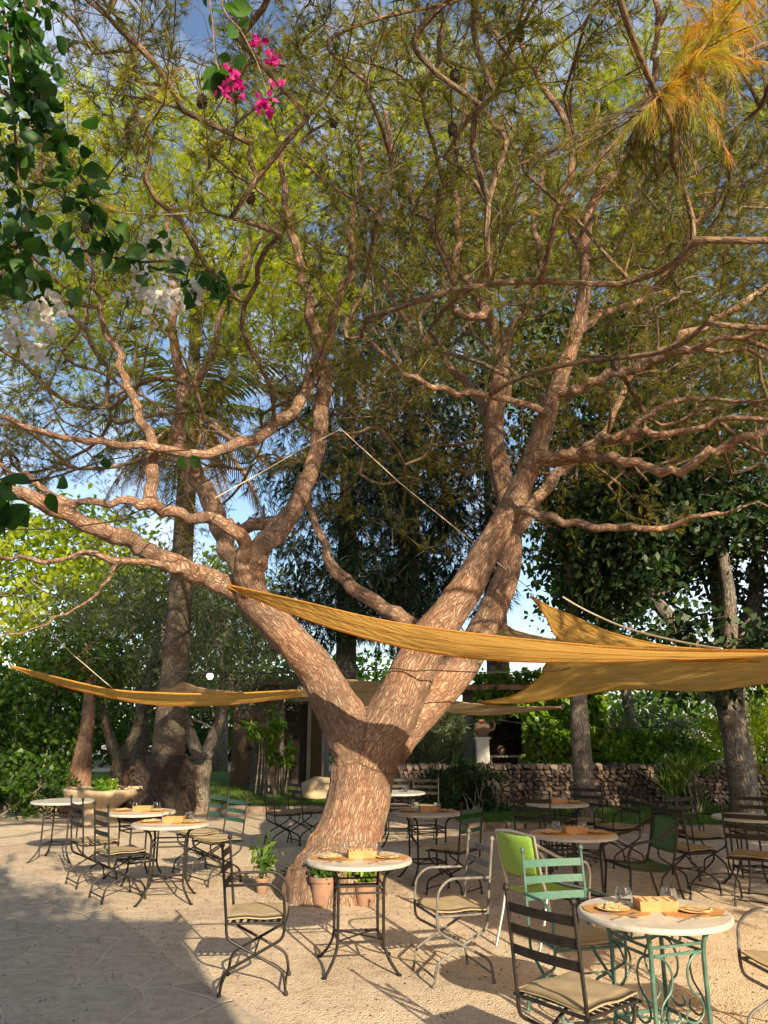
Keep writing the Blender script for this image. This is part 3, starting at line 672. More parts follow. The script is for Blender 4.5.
# ================================================================== OTHER TREES
def ellip(n, c, r, shell=.35):
    d = rv(n); u = rng.random((n, 1))**(shell); return np.array(c)+d*u*np.array(r)
def tree(name, label, base, trunk, lobes, natt, mat, bark, kind='leaf', per=9, size=.12, seg=.4, wig=.15, aspect=.5, spread=.25, droop=.3, r0=.008, group='trees round the terrace', cat='tree', width=None, nper=14, gk=1):
    """trunk: list of limbs, each a list of (x,y,z,r) relative to base"""
    root = empty(name, label, cat, (base[0], base[1], 0), 0, group)
    s = Skel(); mb = MB(); first_ids = None
    for k, limb in enumerate(trunk):
        sm = smooth_path(limb, 3); pts = [Vector(q[:3]) for q in sm]; rad = [q[3] for q in sm]
        st = s.nearest(pts[0]) if k else None
        s.limb(pts, rad, st); mb.tube(pts, rad, 14, wob=.05)
    mb.build('trunk', bark, root, bark=True, sharp=False)
    A = np.concatenate([ellip(max(3, int(natt*w_)), c, r) for c, r, w_ in lobes])
    A = np.array([a for a in A if not gap((a[0]+base[0], a[1]+base[1], a[2]), 2.2, gk)])
    f = s.grow([Vector(a) for a in A], Vector(trunk[0][-1][:3]), seg=seg, wig=wig, lift=.03, skip=max(0, len(s.p)//3))
    s.radii(r0, 2.3, cap=.09); s.mesh('branches', bark, root, f)
    P = []; D = []
    for i in range(len(s.p)):
        if s.fr[i] is not None or s.r[i] > r0*2.4: continue
        p = s.p[i]; q = s.p[s.par[i]]; d = (p-q).normalized()
        for j in range(per):
            o = Vector((rnd.gauss(0, 1), rnd.gauss(0, 1), rnd.gauss(0, .7)))*spread
            P.append(tuple(q.lerp(p, rnd.random())+o)); D.append(tuple(d*.5+o.normalized()))
    P = np.array(P); D = np.array(D)
    if kind == 'leaf': leaves('foliage', P, size, mat, root, aspect, droop)
    else: needles('foliage', P, D, mat, root, per=nper, L=size, wd=width or size*.04, spread=.6, droop=droop)
    return root
# dark hanging conifer behind the trunk
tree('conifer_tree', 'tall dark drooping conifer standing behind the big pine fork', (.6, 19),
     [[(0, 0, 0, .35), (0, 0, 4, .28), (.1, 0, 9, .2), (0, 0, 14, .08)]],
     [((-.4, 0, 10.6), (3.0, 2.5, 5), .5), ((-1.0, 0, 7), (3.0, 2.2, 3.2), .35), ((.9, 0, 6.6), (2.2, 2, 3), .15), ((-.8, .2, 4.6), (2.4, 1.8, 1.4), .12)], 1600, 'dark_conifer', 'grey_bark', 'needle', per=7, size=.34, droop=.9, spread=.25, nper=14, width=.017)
# slim grey tree in front of the stone wall
tree('grey_tree', 'tree with slim straight grey trunk in front of the dry stone wall', (3.72, 15.2),
     [[(0, 0, 0, .20), (.02, 0, 2.2, .165), (.05, 0, 5, .14), (.3, 0, 8, .1)], [(.05, 0, 4.6, .1), (-.9, -.3, 6.6, .07)], [(.05, 0, 5.2, .1), (1.3, 0, 7.5, .06)]],
     [((.6, 0, 8.2), (2.6, 2.3, 2.6), .6), ((1.9, 0, 6.1), (1.8, 1.8, 1.8), .4)], 700, 'dark_leaves', 'grey_bark', per=14, size=.18, spread=.24)
# broad dark broadleaf at the right
tree('broadleaf_tree', 'broad dark leafy tree with sunlit pale trunk at the right edge', (6.75, 15.3),
     [[(0, 0, -.05, .34), (0, 0, .5, .27), (-.05, 0, 1.6, .25), (-.1, 0, 2.6, .28)], [(-.1, 0, 2.3, .22), (-1.1, -.3, 3.6, .15), (-2.2, -.4, 5, .08)], [(-.1, 0, 2.4, .22), (.7, 0, 4.2, .15), (1, 0, 6.5, .08)], [(-.1, 0, 2.4, .2), (-.2, -.8, 4.2, .13), (-.5, -1, 6.5, .07)]],
     [((-1.6, -.3, 5.0), (1.9, 1.8, 1.6), .36), ((.6, 0, 4.5), (2.4, 2, 2.2), .3), ((-.6, 0, 6.6), (2.6, 2.3, 1.9), .26), ((-1.0, -.6, 2.7), (.9, .9, .6), .06), ((-.3, -.9, 3.4), (2.0, .9, 1.1), .2), ((-1.8, -.6, 3.9), (1.3, 1.0, 1.1), .12), ((-1.4, -1.4, 5.2), (2.0, .8, 1.5), .25), ((.6, -1.5, 4.5), (2.1, .6, 1.6), .3)], 1250, 'dark_leaves', 'grey_bark', per=15, size=.19, spread=.22, aspect=.55, gk=.62)
# second broadleaf and another pine further right to close the canopy
tree('broadleaf_tree', 'tall olive-green tree filling the background beyond the pine boughs at right', (9.05, 20.5),
     [[(0, 0, 0, .4), (0, 0, 4, .3), (0, 0, 9, .15)]],
     [((-1, 0, 9.4), (4, 3, 4.2), .6), ((-3, 0, 6.5), (2.2, 2, 2.4), .4)], 800, 'mid_leaves', 'grey_bark', per=13, size=.26, spread=.35)
tree('pine_tree', 'tall far pine with sunny yellow-green crown behind the left boughs', (-6.2, 17.5),
     [[(6.2+W(166, 770, 17.5).x, 0, 0, .26), (6.2+W(178, 620, 17.5).x, 0, 4.3, .22), (6.2+W(190, 440, 17.5).x, 0, 8.6, .18), (6.2+W(198, 260, 17.5).x, 0, 13.5, .1)]],
     [((.6, -1, 14.2), (4.6, 3.5, 3.0), .55), ((-2.4, 0, 11.2), (3.2, 2.5, 2.0), .25), ((3.2, -1, 11.4), (2.2, 2, 1.6), .2)], 1300, 'sunny_needles', 'grey_bark', 'needle', per=7, size=.28, droop=.1, spread=.28, nper=14, width=.017)
tree('pine_tree', 'distant pine crown behind the central canopy', (3.5, 24),
     [[(0, 0, 0, .38), (0, 0, 7, .3), (0, 0, 14, .1)]],
     [((0, 0, 15), (5.2, 3.5, 4.0), .7), ((4.5, 0, 17), (4, 3.5, 3.0), .3)], 900, 'sunny_needles', 'grey_bark', 'needle', per=7, size=.32, droop=.1, spread=.3, nper=13, width=.02)
tree('pine_tree', 'tall pine crown filling the sky behind the upper right boughs', (6.6, 17.2),
     [[(1.0, 0, 0, .2), (1.0, 0, 6, .18), (.6, 0, 12, .14), (0, 0, 16, .08)]],
     [((-.5, -1, 14.6), (5.0, 3.0, 4.0), .75), ((3.0, 0, 11), (3, 2.2, 2.2), .25)], 1300, 'pine_needles', 'grey_bark', 'needle', per=7, size=.26, droop=.1, spread=.26, nper=14, width=.016)
tree('pine_tree', 'tall pine crown behind the top of the central canopy', (-1.0, 20.5),
     [[(0, 0, 0, .3), (0, 0, 6, .25), (0, 0, 14, .16), (0, 0, 19, .08)]],
     [((0, -1, 18.2), (5.0, 3.0, 4.6), 1)], 1000, 'pine_needles', 'grey_bark', 'needle', per=7, size=.28, droop=.1, spread=.26, nper=14, width=.018)
# sunlit yellow-green trees left
tree('round_tree', 'bright yellow-green round tree in full sun at the far left', (-12.3, 23.5),
     [[(0, 0, 0, .3), (0, 0, 3, .22), (.3, 0, 6, .1)]],
     [((0, 0, 5.6), (4.2, 3, 3.4), .5), ((3.6, 0, 4.9), (2.4, 2, 2.6), .3), ((5.6, .5, 4.8), (2.0, 1.6, 2.2), .25), ((1.5, 1, 6.8), (4.5, 2, 2.4), .4)], 640, 'bright_leaves', 'grey_bark', per=14, size=.28, spread=.38)
tree('round_tree', 'smaller lit yellow-green tree beyond the palm trunk', (-6.3, 31),
     [[(0, 0, 0, .3), (0, 0, 3, .22), (.3, 0, 6, .1)]],
     [((0, 0, 5.8), (3.0, 2.5, 3.0), 1)], 200, 'bright_leaves', 'grey_bark', per=14, size=.28, spread=.38)
# olive / tamarisk trees
def vtrunk(h, a=.6, r=.2): return [[(0, 0, -.05, r*1.5), (0, 0, .3, r*1.1), (.03, 0, h*.5, r)], [(.02, 0, h*.45, r*.8), (a*.5, 0, h*.8, r*.6), (a, .1, h*1.25, r*.35)], [(.02, 0, h*.45, r*.8), (-a*.55, 0, h*.8, r*.6), (-a, -.1, h*1.25, r*.35)]]
for (px, d, lab, h, w_, top, seed) in ((125, 17.8, 'grey-green olive tree with forked trunk between the basin and the palm', 1.9, 2.0, 4.6, 1), (205, 17.0, 'grey-green olive tree with leaning pale trunk just right of the palm', 2.0, 1.9, 4.4, 2), (262, 21.5, 'dark olive tree in front of the brown garden house', 2.0, 2.2, 4.6, 3)):
    x = W(px, 700, d).x
    tree('olive_tree', lab, (x, d), vtrunk(h, .55, .19), [((0, 0, top-.9), (w_, w_*.8, 1.4), .6), ((-.5, -.2, top-1.9), (w_*.85, w_*.6, .9), .25), ((.4, 0, top+.3), (w_*.7, w_*.6, 1.0), .15)], 260, 'olive_leaves', 'grey_bark', per=18, size=.13, spread=.24, aspect=.28, droop=.8, group='olive trees behind the tables')
tree('tamarisk_tree', 'feathery grey-yellow tree overhanging behind the left sail', (-6.8, 22),
     [[(0, 0, 0, .28), (.2, 0, 2.5, .22), (.5, 0, 4.5, .1)]],
     [((.8, 0, 5.4), (3.4, 2, 1.8), .5), ((3.0, 0, 4.9), (2.4, 2, 1.6), .3), ((-2, 0, 4.6), (2.2, 2, 1.4), .2)], 300, 'olive_leaves', 'grey_bark', 'needle', per=7, size=.34, droop=.9, spread=.3, nper=12, width=.013)
tree('young_tree', 'small tree with orange sunlit bark stub behind the stone basin', (W(83, 740, 16.2).x, 16.2),
     [[(0, 0, -.05, .33), (0, 0, .5, .25), (.02, 0, 1.0, .19), (.06, 0, 1.9, .13), (0, 0, 3, .1)]],
     [((-.3, .2, 2.9), (1.1, 1.0, .8), 1)], 140, 'mid_leaves', 'pine_bark', per=16, size=.14, spread=.24)
tree('garden_tree', 'pale slim trunk rising behind the stone wall, left of the broad dark tree', (W(634, 740, 21).x, 21),
     [[(.1, 0, 0, .2), (0, 0, 1.5, .16), (-.25, 0, 4, .11)]],
     [((-.3, 0, 5), (2, 1.6, 1.5), 1)], 120, 'mid_leaves', 'grey_bark', per=14, size=.18, spread=.28)

# hedges and shrubs as leafy volumes
def shrub(name, label, boxes, n, mat, size=.1, aspect=.5, droop=.2, cat='shrub', group=None, stems=14):
    x0 = sum(b_[0][0] for b_ in boxes)/len(boxes); y0 = sum(b_[0][1] for b_ in boxes)/len(boxes)
    root = empty(name, label, cat, (x0, y0, 0), 0, group)
    P = []
    for (c, r, w_) in boxes:
        k = int(n*w_); q = ellip(k*2, (c[0]-x0, c[1]-y0, c[2]), r, .28)
        nzv = np.array([noise.noise(Vector(v*1.6)) for v in q]); q = q[np.argsort(-nzv)[:k]]
        P.append(q[q[:, 2] > .02])
    P = np.concatenate(P); leaves('foliage', P, size, mat, root, aspect, droop)
    mb = MB()
    for k in range(stems):
        c, r, _ = boxes[k % len(boxes)]
        bx_ = c[0]-x0+rnd.uniform(-.5, .5)*r[0]; by_ = c[1]-y0+rnd.uniform(-.5, .5)*r[1]
        e = Vector((bx_+rnd.uniform(-.4, .4)*r[0], by_+rnd.uniform(-.4, .4)*r[1], c[2]+rnd.uniform(0, .7)*r[2]))
        mb.tube([(bx_, by_, -.02), ((bx_+e.x)/2+.05, (by_+e.y)/2, e.z*.5), e], [.03, .02, .008], 5)
    mb.build('stems', 'grey_bark', root, bark=True); return root
shrub('hedge', 'tall dark leafy hedge at the far left edge beyond the bare table', [((-9.6, 16.5, 1.5), (2.6, 1.2, 1.9), .4), ((-7.4, 16.6, 1.4), (1.5, 1.1, 1.7), .35), ((-8.3, 15.4, .6), (2.6, .8, .8), .25)], 9000, 'mid_leaves', .14, .6, cat='hedge')
shrub('shrub', 'sunlit shrub top rising above the dark left hedge', [((-8.2, 18.2, 2.2), (2.4, 1, 1.5), 1)], 3000, 'mid_leaves', .15)
shrub('shrub', 'dark grassy shrub against the stone wall right of the pine trunk', [((1.5, 16.1, .45), (.75, .6, .6), .7), ((2.1, 16.2, .35), (.6, .5, .4), .3)], 3600, 'dark_leaves', .16, .18, -.8)
shrub('shrub', 'low lit green shrub at the wall foot beside the broad dark tree', [((5.9, 15.9, .5), (.55, .4, .5), 1)], 900, 'grass_blades', .34, .08, -1.3)
shrub('shrub', 'pale bushy garden shrub behind the stone wall near the right', [((6.2, 19.5, 1.5), (1.7, .8, .9), .6), ((4.2, 20, 1.4), (1.3, .7, .9), .4)], 4200, 'olive_leaves', .13, .5)
shrub('shrub', 'sunny yellow-green shrub behind the wall left of the broad dark tree', [((5.4, 18.7, 1.1), (2.3, .5, .5), 1)], 3000, 'ivy_leaves', .13, .6)
shrub('bamboo_clump', 'pale bright bamboo clump at the right edge behind the tables', [((8.5, 17.4, 1.5), (1.5, .9, 1.6), .6), ((9.6, 17.8, 1.9), (1.5, .9, 1.9), .4)], 5200, 'bright_leaves', .30, .1, -.6, cat='bamboo')
shrub('shrub', 'tall slender reedy shrub behind the stone wall beside the pine trunk', [((1.15, 18.3, 1.3), (.7, .6, 1.3), 1)], 3800, 'olive_leaves', .34, .07, -.9)
shrub('shrub', 'small yellow-green bush glowing in front of the garden house', [((W(264, 725, 20).x, 20, 1.75), (.5, .4, .4), .5), ((W(280, 745, 20).x, 20, 1.1), (.35, .3, .4), .5)], 700, 'ivy_leaves', .2, .3, .6)
# far woodland that closes the view
wp = []
for k in range(46):
    a_ = R(-62+k*2.75); r_ = rnd.uniform(36, 44); h_ = rnd.uniform(3.2, 6.2)
    if 0 < math.degrees(a_) < 16: h_ = 2.4
    wp.append(ellip(1100, (math.sin(a_)*r_, math.cos(a_)*r_, h_*.45), (3.2, 2.5, h_*.62), .3))
wp = np.concatenate(wp); o = leaves('far_woodland', wp[wp[:, 2] > 0], .42, 'mid_leaves', None, .6, .2); tag(o, kind='stuff')

# ---------------------------------------------------------------- palm
def frond(mb_r, P, D_, base, az, el, L, curl, mats=None, lf=.5, dens=34):
    """adds one palm frond: returns rachis points and leaflets"""
    h = Vector((math.cos(az), math.sin(az), 0)); p = Vector(base); pts = [p.copy()]; e = el; V = []
    for i in range(12):
        e -= curl/12; p = p+(h*math.cos(e)+Vector((0, 0, math.sin(e))))*L/12; pts.append(p.copy())
    mb_r.tube(pts, [.03-.0022*i for i in range(13)], 5)
    for i in range(dens):
        u = .12+.86*i/dens; k = min(11, int(u*12)); q = pts[k].lerp(pts[k+1], u*12-k); tt = (pts[k+1]-pts[k]).normalized()
        sd = tt.cross(Vector((0, 0, 1))).normalized(); ll = lf*(1-.55*abs(u-.4)*1.4)
        for s_ in (-1, 1):
            d = (tt*.7+sd*s_*.9+Vector((0, 0, rnd.uniform(-.55, -.1)))).normalized(); w_ = tt*.022
            V += [q-w_, q+w_, q+d*ll*.6+w_*.8+Vector((0, 0, -.03)), q+d*ll+Vector((0, 0, -.12*ll*2))]
    return V
palm_x = W(163, 760, 15.5).x
palm = empty('palm_tree', 'tall palm with grey trunk and dark fibrous root base behind the left tables', 'palm', (palm_x, 15.5, 0))
tp = [W(165, 800, 15.5), W(167, 760, 15.5), W(171, 720, 15.5), W(176, 660, 15.5), W(180, 600, 15.5), W(183, 540, 15.5), W(187, 480, 15.5), W(191, 425, 15.5)]
tp = [p-palm.location for p in tp]
mb = MB(); mb.tube(tp, [.36, .33, .30, .26, .23, .21, .20, .23], 18, wob=.04); mb.build('trunk', 'palm_bark', palm, bark=True, sharp=False)
mb = MB(); mb.lathe((0, 0, 0), [(.62, -.05), (.68, .3), (.62, .7), (.48, 1.0), (.40, 1.15)], 22); 
ro = mb.build('root_base', 'dark_wood', palm)
q = ellip(4200, (0, 0, .5), (.74, .74, .8), .08); q = q[(q[:, 2] > 0)]
leaves('root_fibres', q, .13, 'root_fibre', palm, .12, .8)
top = tp[-1]
for k in range(30):
    dead = k >= 15; az = k*2.399+rnd.uniform(-.2, .2)
    el = R(rnd.uniform(5, 75)) if not dead else R(rnd.uniform(-35, -5)); rr = MB()
    V = frond(rr, None, None, top+Vector((0, 0, rnd.uniform(-.2, .3))), az, el, rnd.uniform(2.3, 3.0) if not dead else rnd.uniform(2.0, 2.9), R(rnd.uniform(70, 110)) if not dead else R(rnd.uniform(30, 60)), lf=.5)
    fr = rr.build('frond', 'dead_fronds' if dead else 'palm_fronds', palm)
    arr_mesh('leaflets', np.array([tuple(v_) for v_ in V]), 4, 'dead_fronds' if dead else 'palm_fronds', None, fr)

# ================================================================== WALLS AND BUILDINGS
def stone_wall(name, label, A, B, h, th=.45, sz=.17):
    root = empty(name, label, 'wall', (A[0], A[1], 0)); d = Vector((B[0]-A[0], B[1]-A[1], 0)); L = d.length; d.normalize(); n_ = Vector((-d.y, d.x, 0)); rz = math.atan2(d.y, d.x)
    core = MB(); c = d*L/2; core.box((c.x, c.y, h*.46), (L-.05, th*.6, h*.92), rz=rz); core.build('core', 'kerb_stone', root, smooth=False)
    tmpl = bmesh.new(); bmesh.ops.create_icosphere(tmpl, subdivisions=1, radius=1); tv = [v_.co.copy() for v_ in tmpl.verts]; tf = [tuple(v_.index for v_ in f_.verts) for f_ in tmpl.faces]; tmpl.free()
    mb = MB(); z = 0
    while z < h:
        hh = rnd.uniform(.06, .12); x = rnd.uniform(-.1, 0)
        while x < L:
            ww = rnd.uniform(.06, .20); zz = z+hh/2+rnd.uniform(-.02, .02)
            for s_ in (-1, 1):
                c = d*(x+ww/2)+n_*s_*(th*.5-.09); hz = hh*(1 if z+hh < h else rnd.uniform(.8, 1.5)); rx = rnd.uniform(-.25, .25)
                vs_ = []
                for v_ in tv:
                    q = Vector((math.copysign(abs(v_.x)**.6, v_.x)*ww*.54, math.copysign(abs(v_.y)**.6, v_.y)*.14, math.copysign(abs(v_.z)**.6, v_.z)*hz*.54))
                    q += Vector((rnd.gauss(0, 1), rnd.gauss(0, 1), rnd.gauss(0, 1)))*.010
                    q = Matrix.Rotation(rx, 3, 'Y') @ q
                    vs_.append(c+d*q.x+n_*q.y+Vector((0, 0, zz+q.z)))
                mb.add(vs_, tf, tint=rnd.random())
            x += ww*.97
        z += hh*.93
    mb.build('stones', 'wall_stone', root, smooth=False, tint=True); return root
stone_wall('stone_wall', 'low brown dry stone wall running behind the right tables', (-.2, 17.0), (8.4, 17.3), .84)
# ivy building behind the wall
bx0 = W(475, 740, 18.7).x; bx1 = W(606, 740, 18.7).x
iv = empty('ivy_building', 'ivy covered garden building with dark arched opening behind the stone wall', 'building', (bx0, 18.7, 0))
mb = MB(); wd = bx1-bx0; ox0 = W(486, 740, 18.7).x-bx0; ox1 = W(524, 740, 18.7).x-bx0; zt = 2.0
mb.box((ox0/2, .15, 1.25), (ox0, .3, 2.5)); mb.box(((ox1+wd)/2, .15, 1.25), (wd-ox1, .3, 2.5)); mb.box(((ox0+ox1)/2, .15, (zt+2.5)/2), (ox1-ox0, .3, 2.5-zt))
mb.box((.15, 1.4, 1.25), (.3, 2.2, 2.5)); mb.box((wd-.15, 1.4, 1.25), (.3, 2.2, 2.5)); mb.box((wd/2, 2.6, 1.25), (wd, .2, 2.5))
mb.build('wall', 'brown_wall', iv, smooth=False)
mb = MB(); mb.box((wd/2, 1.3, 2.56), (wd+.4, 3.1, .12)); mb.build('roof', 'roof_tiles', iv, smooth=False)
k = 5200; q = np.stack([rng.uniform(0, wd, k), rng.uniform(-.22, 0, k), rng.uniform(0, 2.95, k)], 1)
q = q[~((q[:, 0] > ox0) & (q[:, 0] < ox1) & (q[:, 2] < zt-.1+.12*np.sin(q[:, 0]*9)))]
q[:, 1] -= .12*np.array([noise.noise(Vector(v*2)) for v in q])
leaves('ivy', q, .17, 'ivy_leaves', iv, .8, .7)
# counter inside opening
cn_ = empty('side_table', 'pale table with small items inside the dark opening of the ivy building', 'table', ((bx0+ox0+bx0+ox1)/2+.1, 19.5, 0))
mb = MB(); mb.box((0, 0, .98), (.8, .4, .04)); mb.build('top', 'white_paint', cn_, smooth=False)
for sx in (-1, 1):
    for sy in (-1, 1):
        mb = MB(); mb.box((sx*.36, sy*.16, .48), (.04, .04, .96)); mb.build('leg', 'white_paint', cn_, smooth=False)
mb = MB(); mb.lathe((bx0+ox0+.45, 19.45, 1.0), [(.05, 0), (.10, .08), (.11, .14), (.07, .2), (.08, .22)], 14); tag(mb.build('clay_jug', 'terracotta'), 'small reddish clay jug on the pale table inside the ivy building', 'jug')
# white gate pier and urn
px_ = W(482, 740, 17.9).x
pier = empty('gate_pier', 'white painted pier behind the stone wall left of the opening', 'pier', (px_, 17.9, 0))
mb = MB(); mb.box((0, 0, .70), (.28, .28, 1.4)); mb.build('shaft', 'white_paint', pier, bevel=.01, smooth=False)
mb = MB(); mb.box((0, 0, 1.42), (.34, .34, .05)); mb.build('cap', 'white_paint', pier, bevel=.01, smooth=False)
urn = empty('clay_urn', 'rounded terracotta urn with handle standing on the white pier', 'urn', (px_, 17.9, 1.445))
mb = MB(); mb.lathe((0, 0, 0), [(.07, 0), (.14, .06), (.19, .17), (.16, .28), (.08, .33), (.10, .38)], 18); mb.build('body', 'terracotta', urn)
mb = MB(); mb.tube([(.15, 0, .12), (.27, 0, .17), (.30, 0, .28), (.25, 0, .37)], .03, 8); mb.build('handle', 'terracotta', urn)
# garden house on the left with dark door
hx0 = W(232, 740, 23).x; hx1 = W(322, 740, 23).x
gh = empty('garden_house', 'brown garden house with black doorway in deep shade behind the pine', 'building', (hx0, 23, 0)); wd = hx1-hx0
dx0 = W(284, 740, 23).x-hx0; dx1 = W(307, 740, 23).x-hx0; wx0 = W(246, 740, 23).x-hx0; wx1 = W(262, 740, 23).x-hx0
mb = MB(); mb.box((wx0/2, .15, 1.4), (wx0, .3, 2.8)); mb.box(((wx0+wx1)/2, .15, .5), (wx1-wx0, .3, 1.0)); mb.box(((wx0+wx1)/2, .15, 2.2), (wx1-wx0, .3, 1.2))
mb.box(((wx1+dx0)/2, .15, 1.4), (dx0-wx1, .3, 2.8)); mb.box(((dx0+dx1)/2, .15, 2.55), (dx1-dx0, .3, .5)); mb.box(((wd+dx1)/2, .15, 1.4), (wd-dx1, .3, 2.8)); mb.box((wd/2, 3, 1.4), (wd, .2, 2.8))
mb.box((.12, 1.6, 1.4), (.24, 2.5, 2.8)); mb.box((wd-.12, 1.6, 1.4), (.24, 2.5, 2.8))
mb.build('wall', 'brown_wall', gh, smooth=False)
mb = MB(); mb.box(((dx0+dx1)/2, .20, 1.15), (dx1-dx0-.06, .06, 2.28)); mb.build('door', 'dark_wood', gh, smooth=False)
mb = MB(); mb.box((dx0-.06, -.03, 1.18), (.1, .06, 2.36)); mb.box((dx1+.06, -.03, 1.18), (.1, .06, 2.36)); mb.box(((dx0+dx1)/2, -.03, 2.41), (dx1-dx0+.24, .06, .1)); mb.build('door_frame', 'plaster', gh, smooth=False)
mb = MB(); mb.box(((wx0+wx1)/2, .2, 1.3), (wx1-wx0, .04, .6)); mb.build('window', 'dark_wood', gh, smooth=False)
mb = MB(); mb.box((wd/2, 1.5, 2.9), (wd+.6, 3.8, .16)); mb.build('roof', 'roof_tiles', gh, smooth=False)
# sunlit boulder near the house door
mb = MB(); bm = bmesh.new(); bmesh.ops.create_icosphere(bm, subdivisions=3, radius=1)
for v_ in bm.verts:
    nn = noise.noise(v_.co*1.7)*.22; v_.co = Vector((v_.co.x*.55, v_.co.y*.4, max(-.1, v_.co.z)*.42))*(1+nn)
me = bpy.data.meshes.new('boulder'); bm.to_mesh(me); bm.free(); me.materials.append(M['pale_stone']); bo = bpy.data.objects.new('boulder', me); COL.objects.link(bo)
bo.location = (W(320, 780, 19).x, 19, .12); me.polygons.foreach_set('use_smooth', [True]*len(me.polygons)); tag(bo, 'sunlit tan boulder beside the garden house door, left of the pine trunk', 'boulder')
# stone basin at the left
ba = empty('stone_basin', 'wide pale stone basin with sunlit rim behind the bare left table', 'basin', (W(104, 780, 15).x, 15, 0)); ba.scale = (.86, .86, .84)
mb = MB(); mb.lathe((0, 0, 0), [(.42, -.02), (.42, .06), (.34, .12), (.34, .30), (.50, .42), (.70, .52), (.78, .60), (.80, .68), (.74, .70), (.66, .60), (.3, .52)], 40); bb = mb.build('bowl', 'pale_stone', ba)
for v_ in bb.data.vertices: v_.co *= 1+noise.noise(v_.co*4)*.04
mb = MB(); mb.lathe((0, 0, 0), [(.55, .585), (.1, .60)], 30, capb=False); mb.build('soil', 'pot_soil', ba)
q = ellip(420, (.04, 0, .60), (.2, .18, .16), .4); tag(leaves('green_plant', q+np.array(ba.location), .10, 'ivy_leaves', None, .8, -.3), 'clump of vivid green leaves growing in the stone basin', 'plant')
mb = MB()
for k in range(10): mb.box((ba.location.x+.50+k*.025, 14.86+.02*math.sin(k), .596+.012*(k % 3)), (.04, .22, .02), rz=k*.3)
tag(mb.build('flat_stones', 'pale_stone', None, smooth=False), 'thin flat pale stones laid on the right rim of the basin', 'stones')
# stone kerb rubble along left hedge and lawn kerbs
def rubble(name, label, A, B, n, s=.14, mat='kerb_stone'):
    mb = MB()
    for i in range(n):
        u = (i+.5)/n; mb.box((A[0]+(B[0]-A[0])*u, A[1]+(B[1]-A[1])*u+rnd.uniform(-.03, .03), s*.42), ((math.hypot(B[0]-A[0], B[1]-A[1])/n)*.96, s*1.1, s), rz=math.atan2(B[1]-A[1], B[0]-A[0])+rnd.uniform(-.05, .05), jitter=.012)
    tag(mb.build(name, mat, None, smooth=False, bevel=.012), label, 'kerb')
rubble('kerb', 'brown stone kerb along the front of the right lawn', (1.4, 13.8), (9.6, 13.1), 26)
rubble('kerb', 'stone kerb edging the shaded left lawn behind the chairs', (-8.5, 17.1), (-1.2, 16.5), 24)
rubble('kerb', 'low stone kerb in front of the dark left hedge', (-12, 13.6), (-6.6, 13.9), 18)

# ================================================================== SAILS
def WS(a, b_, c): return W(a, b_, c*1.07)
def loft(name, label, top, bot, mat, belly=.0, n=34, m_=9, group='ochre shade sails'):
    a_ = [np.array(WS(p[0], p[1], p[2])) for p in smooth_path(top, 8)]; b_ = [np.array(WS(p[0], p[1], p[2])) for p in smooth_path(bot, 8)]
    def res(c, k):
        c = np.array(c); L = np.r_[0, np.cumsum(np.linalg.norm(np.diff(c, axis=0), axis=1))]; u = np.linspace(0, L[-1], k)
        return np.stack([np.interp(u, L, c[:, i]) for i in range(3)], 1)
    A, B = res(a_, n), res(b_, n); mb = MB(); V = []
    for i in range(n):
        for j in range(m_):
            u = j/(m_-1); p = A[i]*(1-u)+B[i]*u; p = p+np.array([0, 0, -belly*4*u*(1-u)*math.sin(PI*i/(n-1))]); V.append(tuple(p))
    f = [(i*m_+j, (i+1)*m_+j, (i+1)*m_+j+1, i*m_+j+1) for i in range(n-1) for j in range(m_-1)]
    root = empty(name, label, 'shade sail', tuple(A[n//2]), 0, group)
    mb.add(V, f); o = under(mb.build('cloth', mat, None, sharp=False), root)
    for C_ in (A, B):
        if np.linalg.norm(C_[0]-C_[-1]) > .1:
            h = MB(); h.tube([Vector(c) for c in C_], .011, 6); under(h.build('hem', mat, None), root)
    for j in (3, 6):
        sm_ = MB(); sm_.tube([Vector(V[i*m_+j]) for i in range(n)], .0045, 5); under(sm_.build('seam', mat, None), root)
    for q in (A[0], A[-1]):
        rg = MB(); rg.tube([Vector(q)+Vector((.035*math.cos(a_*PI/6), 0, .035*math.sin(a_*PI/6))) for a_ in range(13)], .006, 6); under(rg.build('corner_ring', 'steel', None), root)
    return root
loft('shade_sail', 'long ochre sail sweeping in front of the trunk from left limb to right edge',
     [(228, 585, 7.5), (300, 601, 6.9), (380, 620, 6.4), (460, 632, 6.0), (540, 641, 5.7), (640, 649, 5.15), (768, 651, 4.2), (960, 652, 3.2), (1650, 640, 1.75)],
     [(228, 587, 7.5), (300, 617, 7.2), (380, 642, 6.9), (460, 657, 6.75), (540, 662, 6.9), (640, 661, 7.2), (768, 655, 7.8), (930, 640, 8.0), (1250, 620, 7.6)], 'ochre_sail', .04)
loft('shade_sail', 'bright ochre sail with a raised pointed corner right of the trunk',
     [(531, 596, 9.6), (552, 608, 9.2), (575, 617, 8.9), (612, 633, 8.5), (667, 646, 8.1), (720, 650, 8.0)],
     [(531, 596, 9.6), (546, 617, 9.6), (560, 640, 9.6), (600, 652, 9.4), (660, 660, 9.2), (760, 662, 9.0)], 'ochre_sail')
loft('shade_sail', 'small tan sail tip showing behind the trunk, left of the pointed sail',
     [(504, 624, 12), (520, 632, 12), (556, 640, 12), (600, 648, 12)], [(504, 624, 12), (498, 636, 13), (540, 648, 13.5), (600, 655, 14)], 'tan_sail')
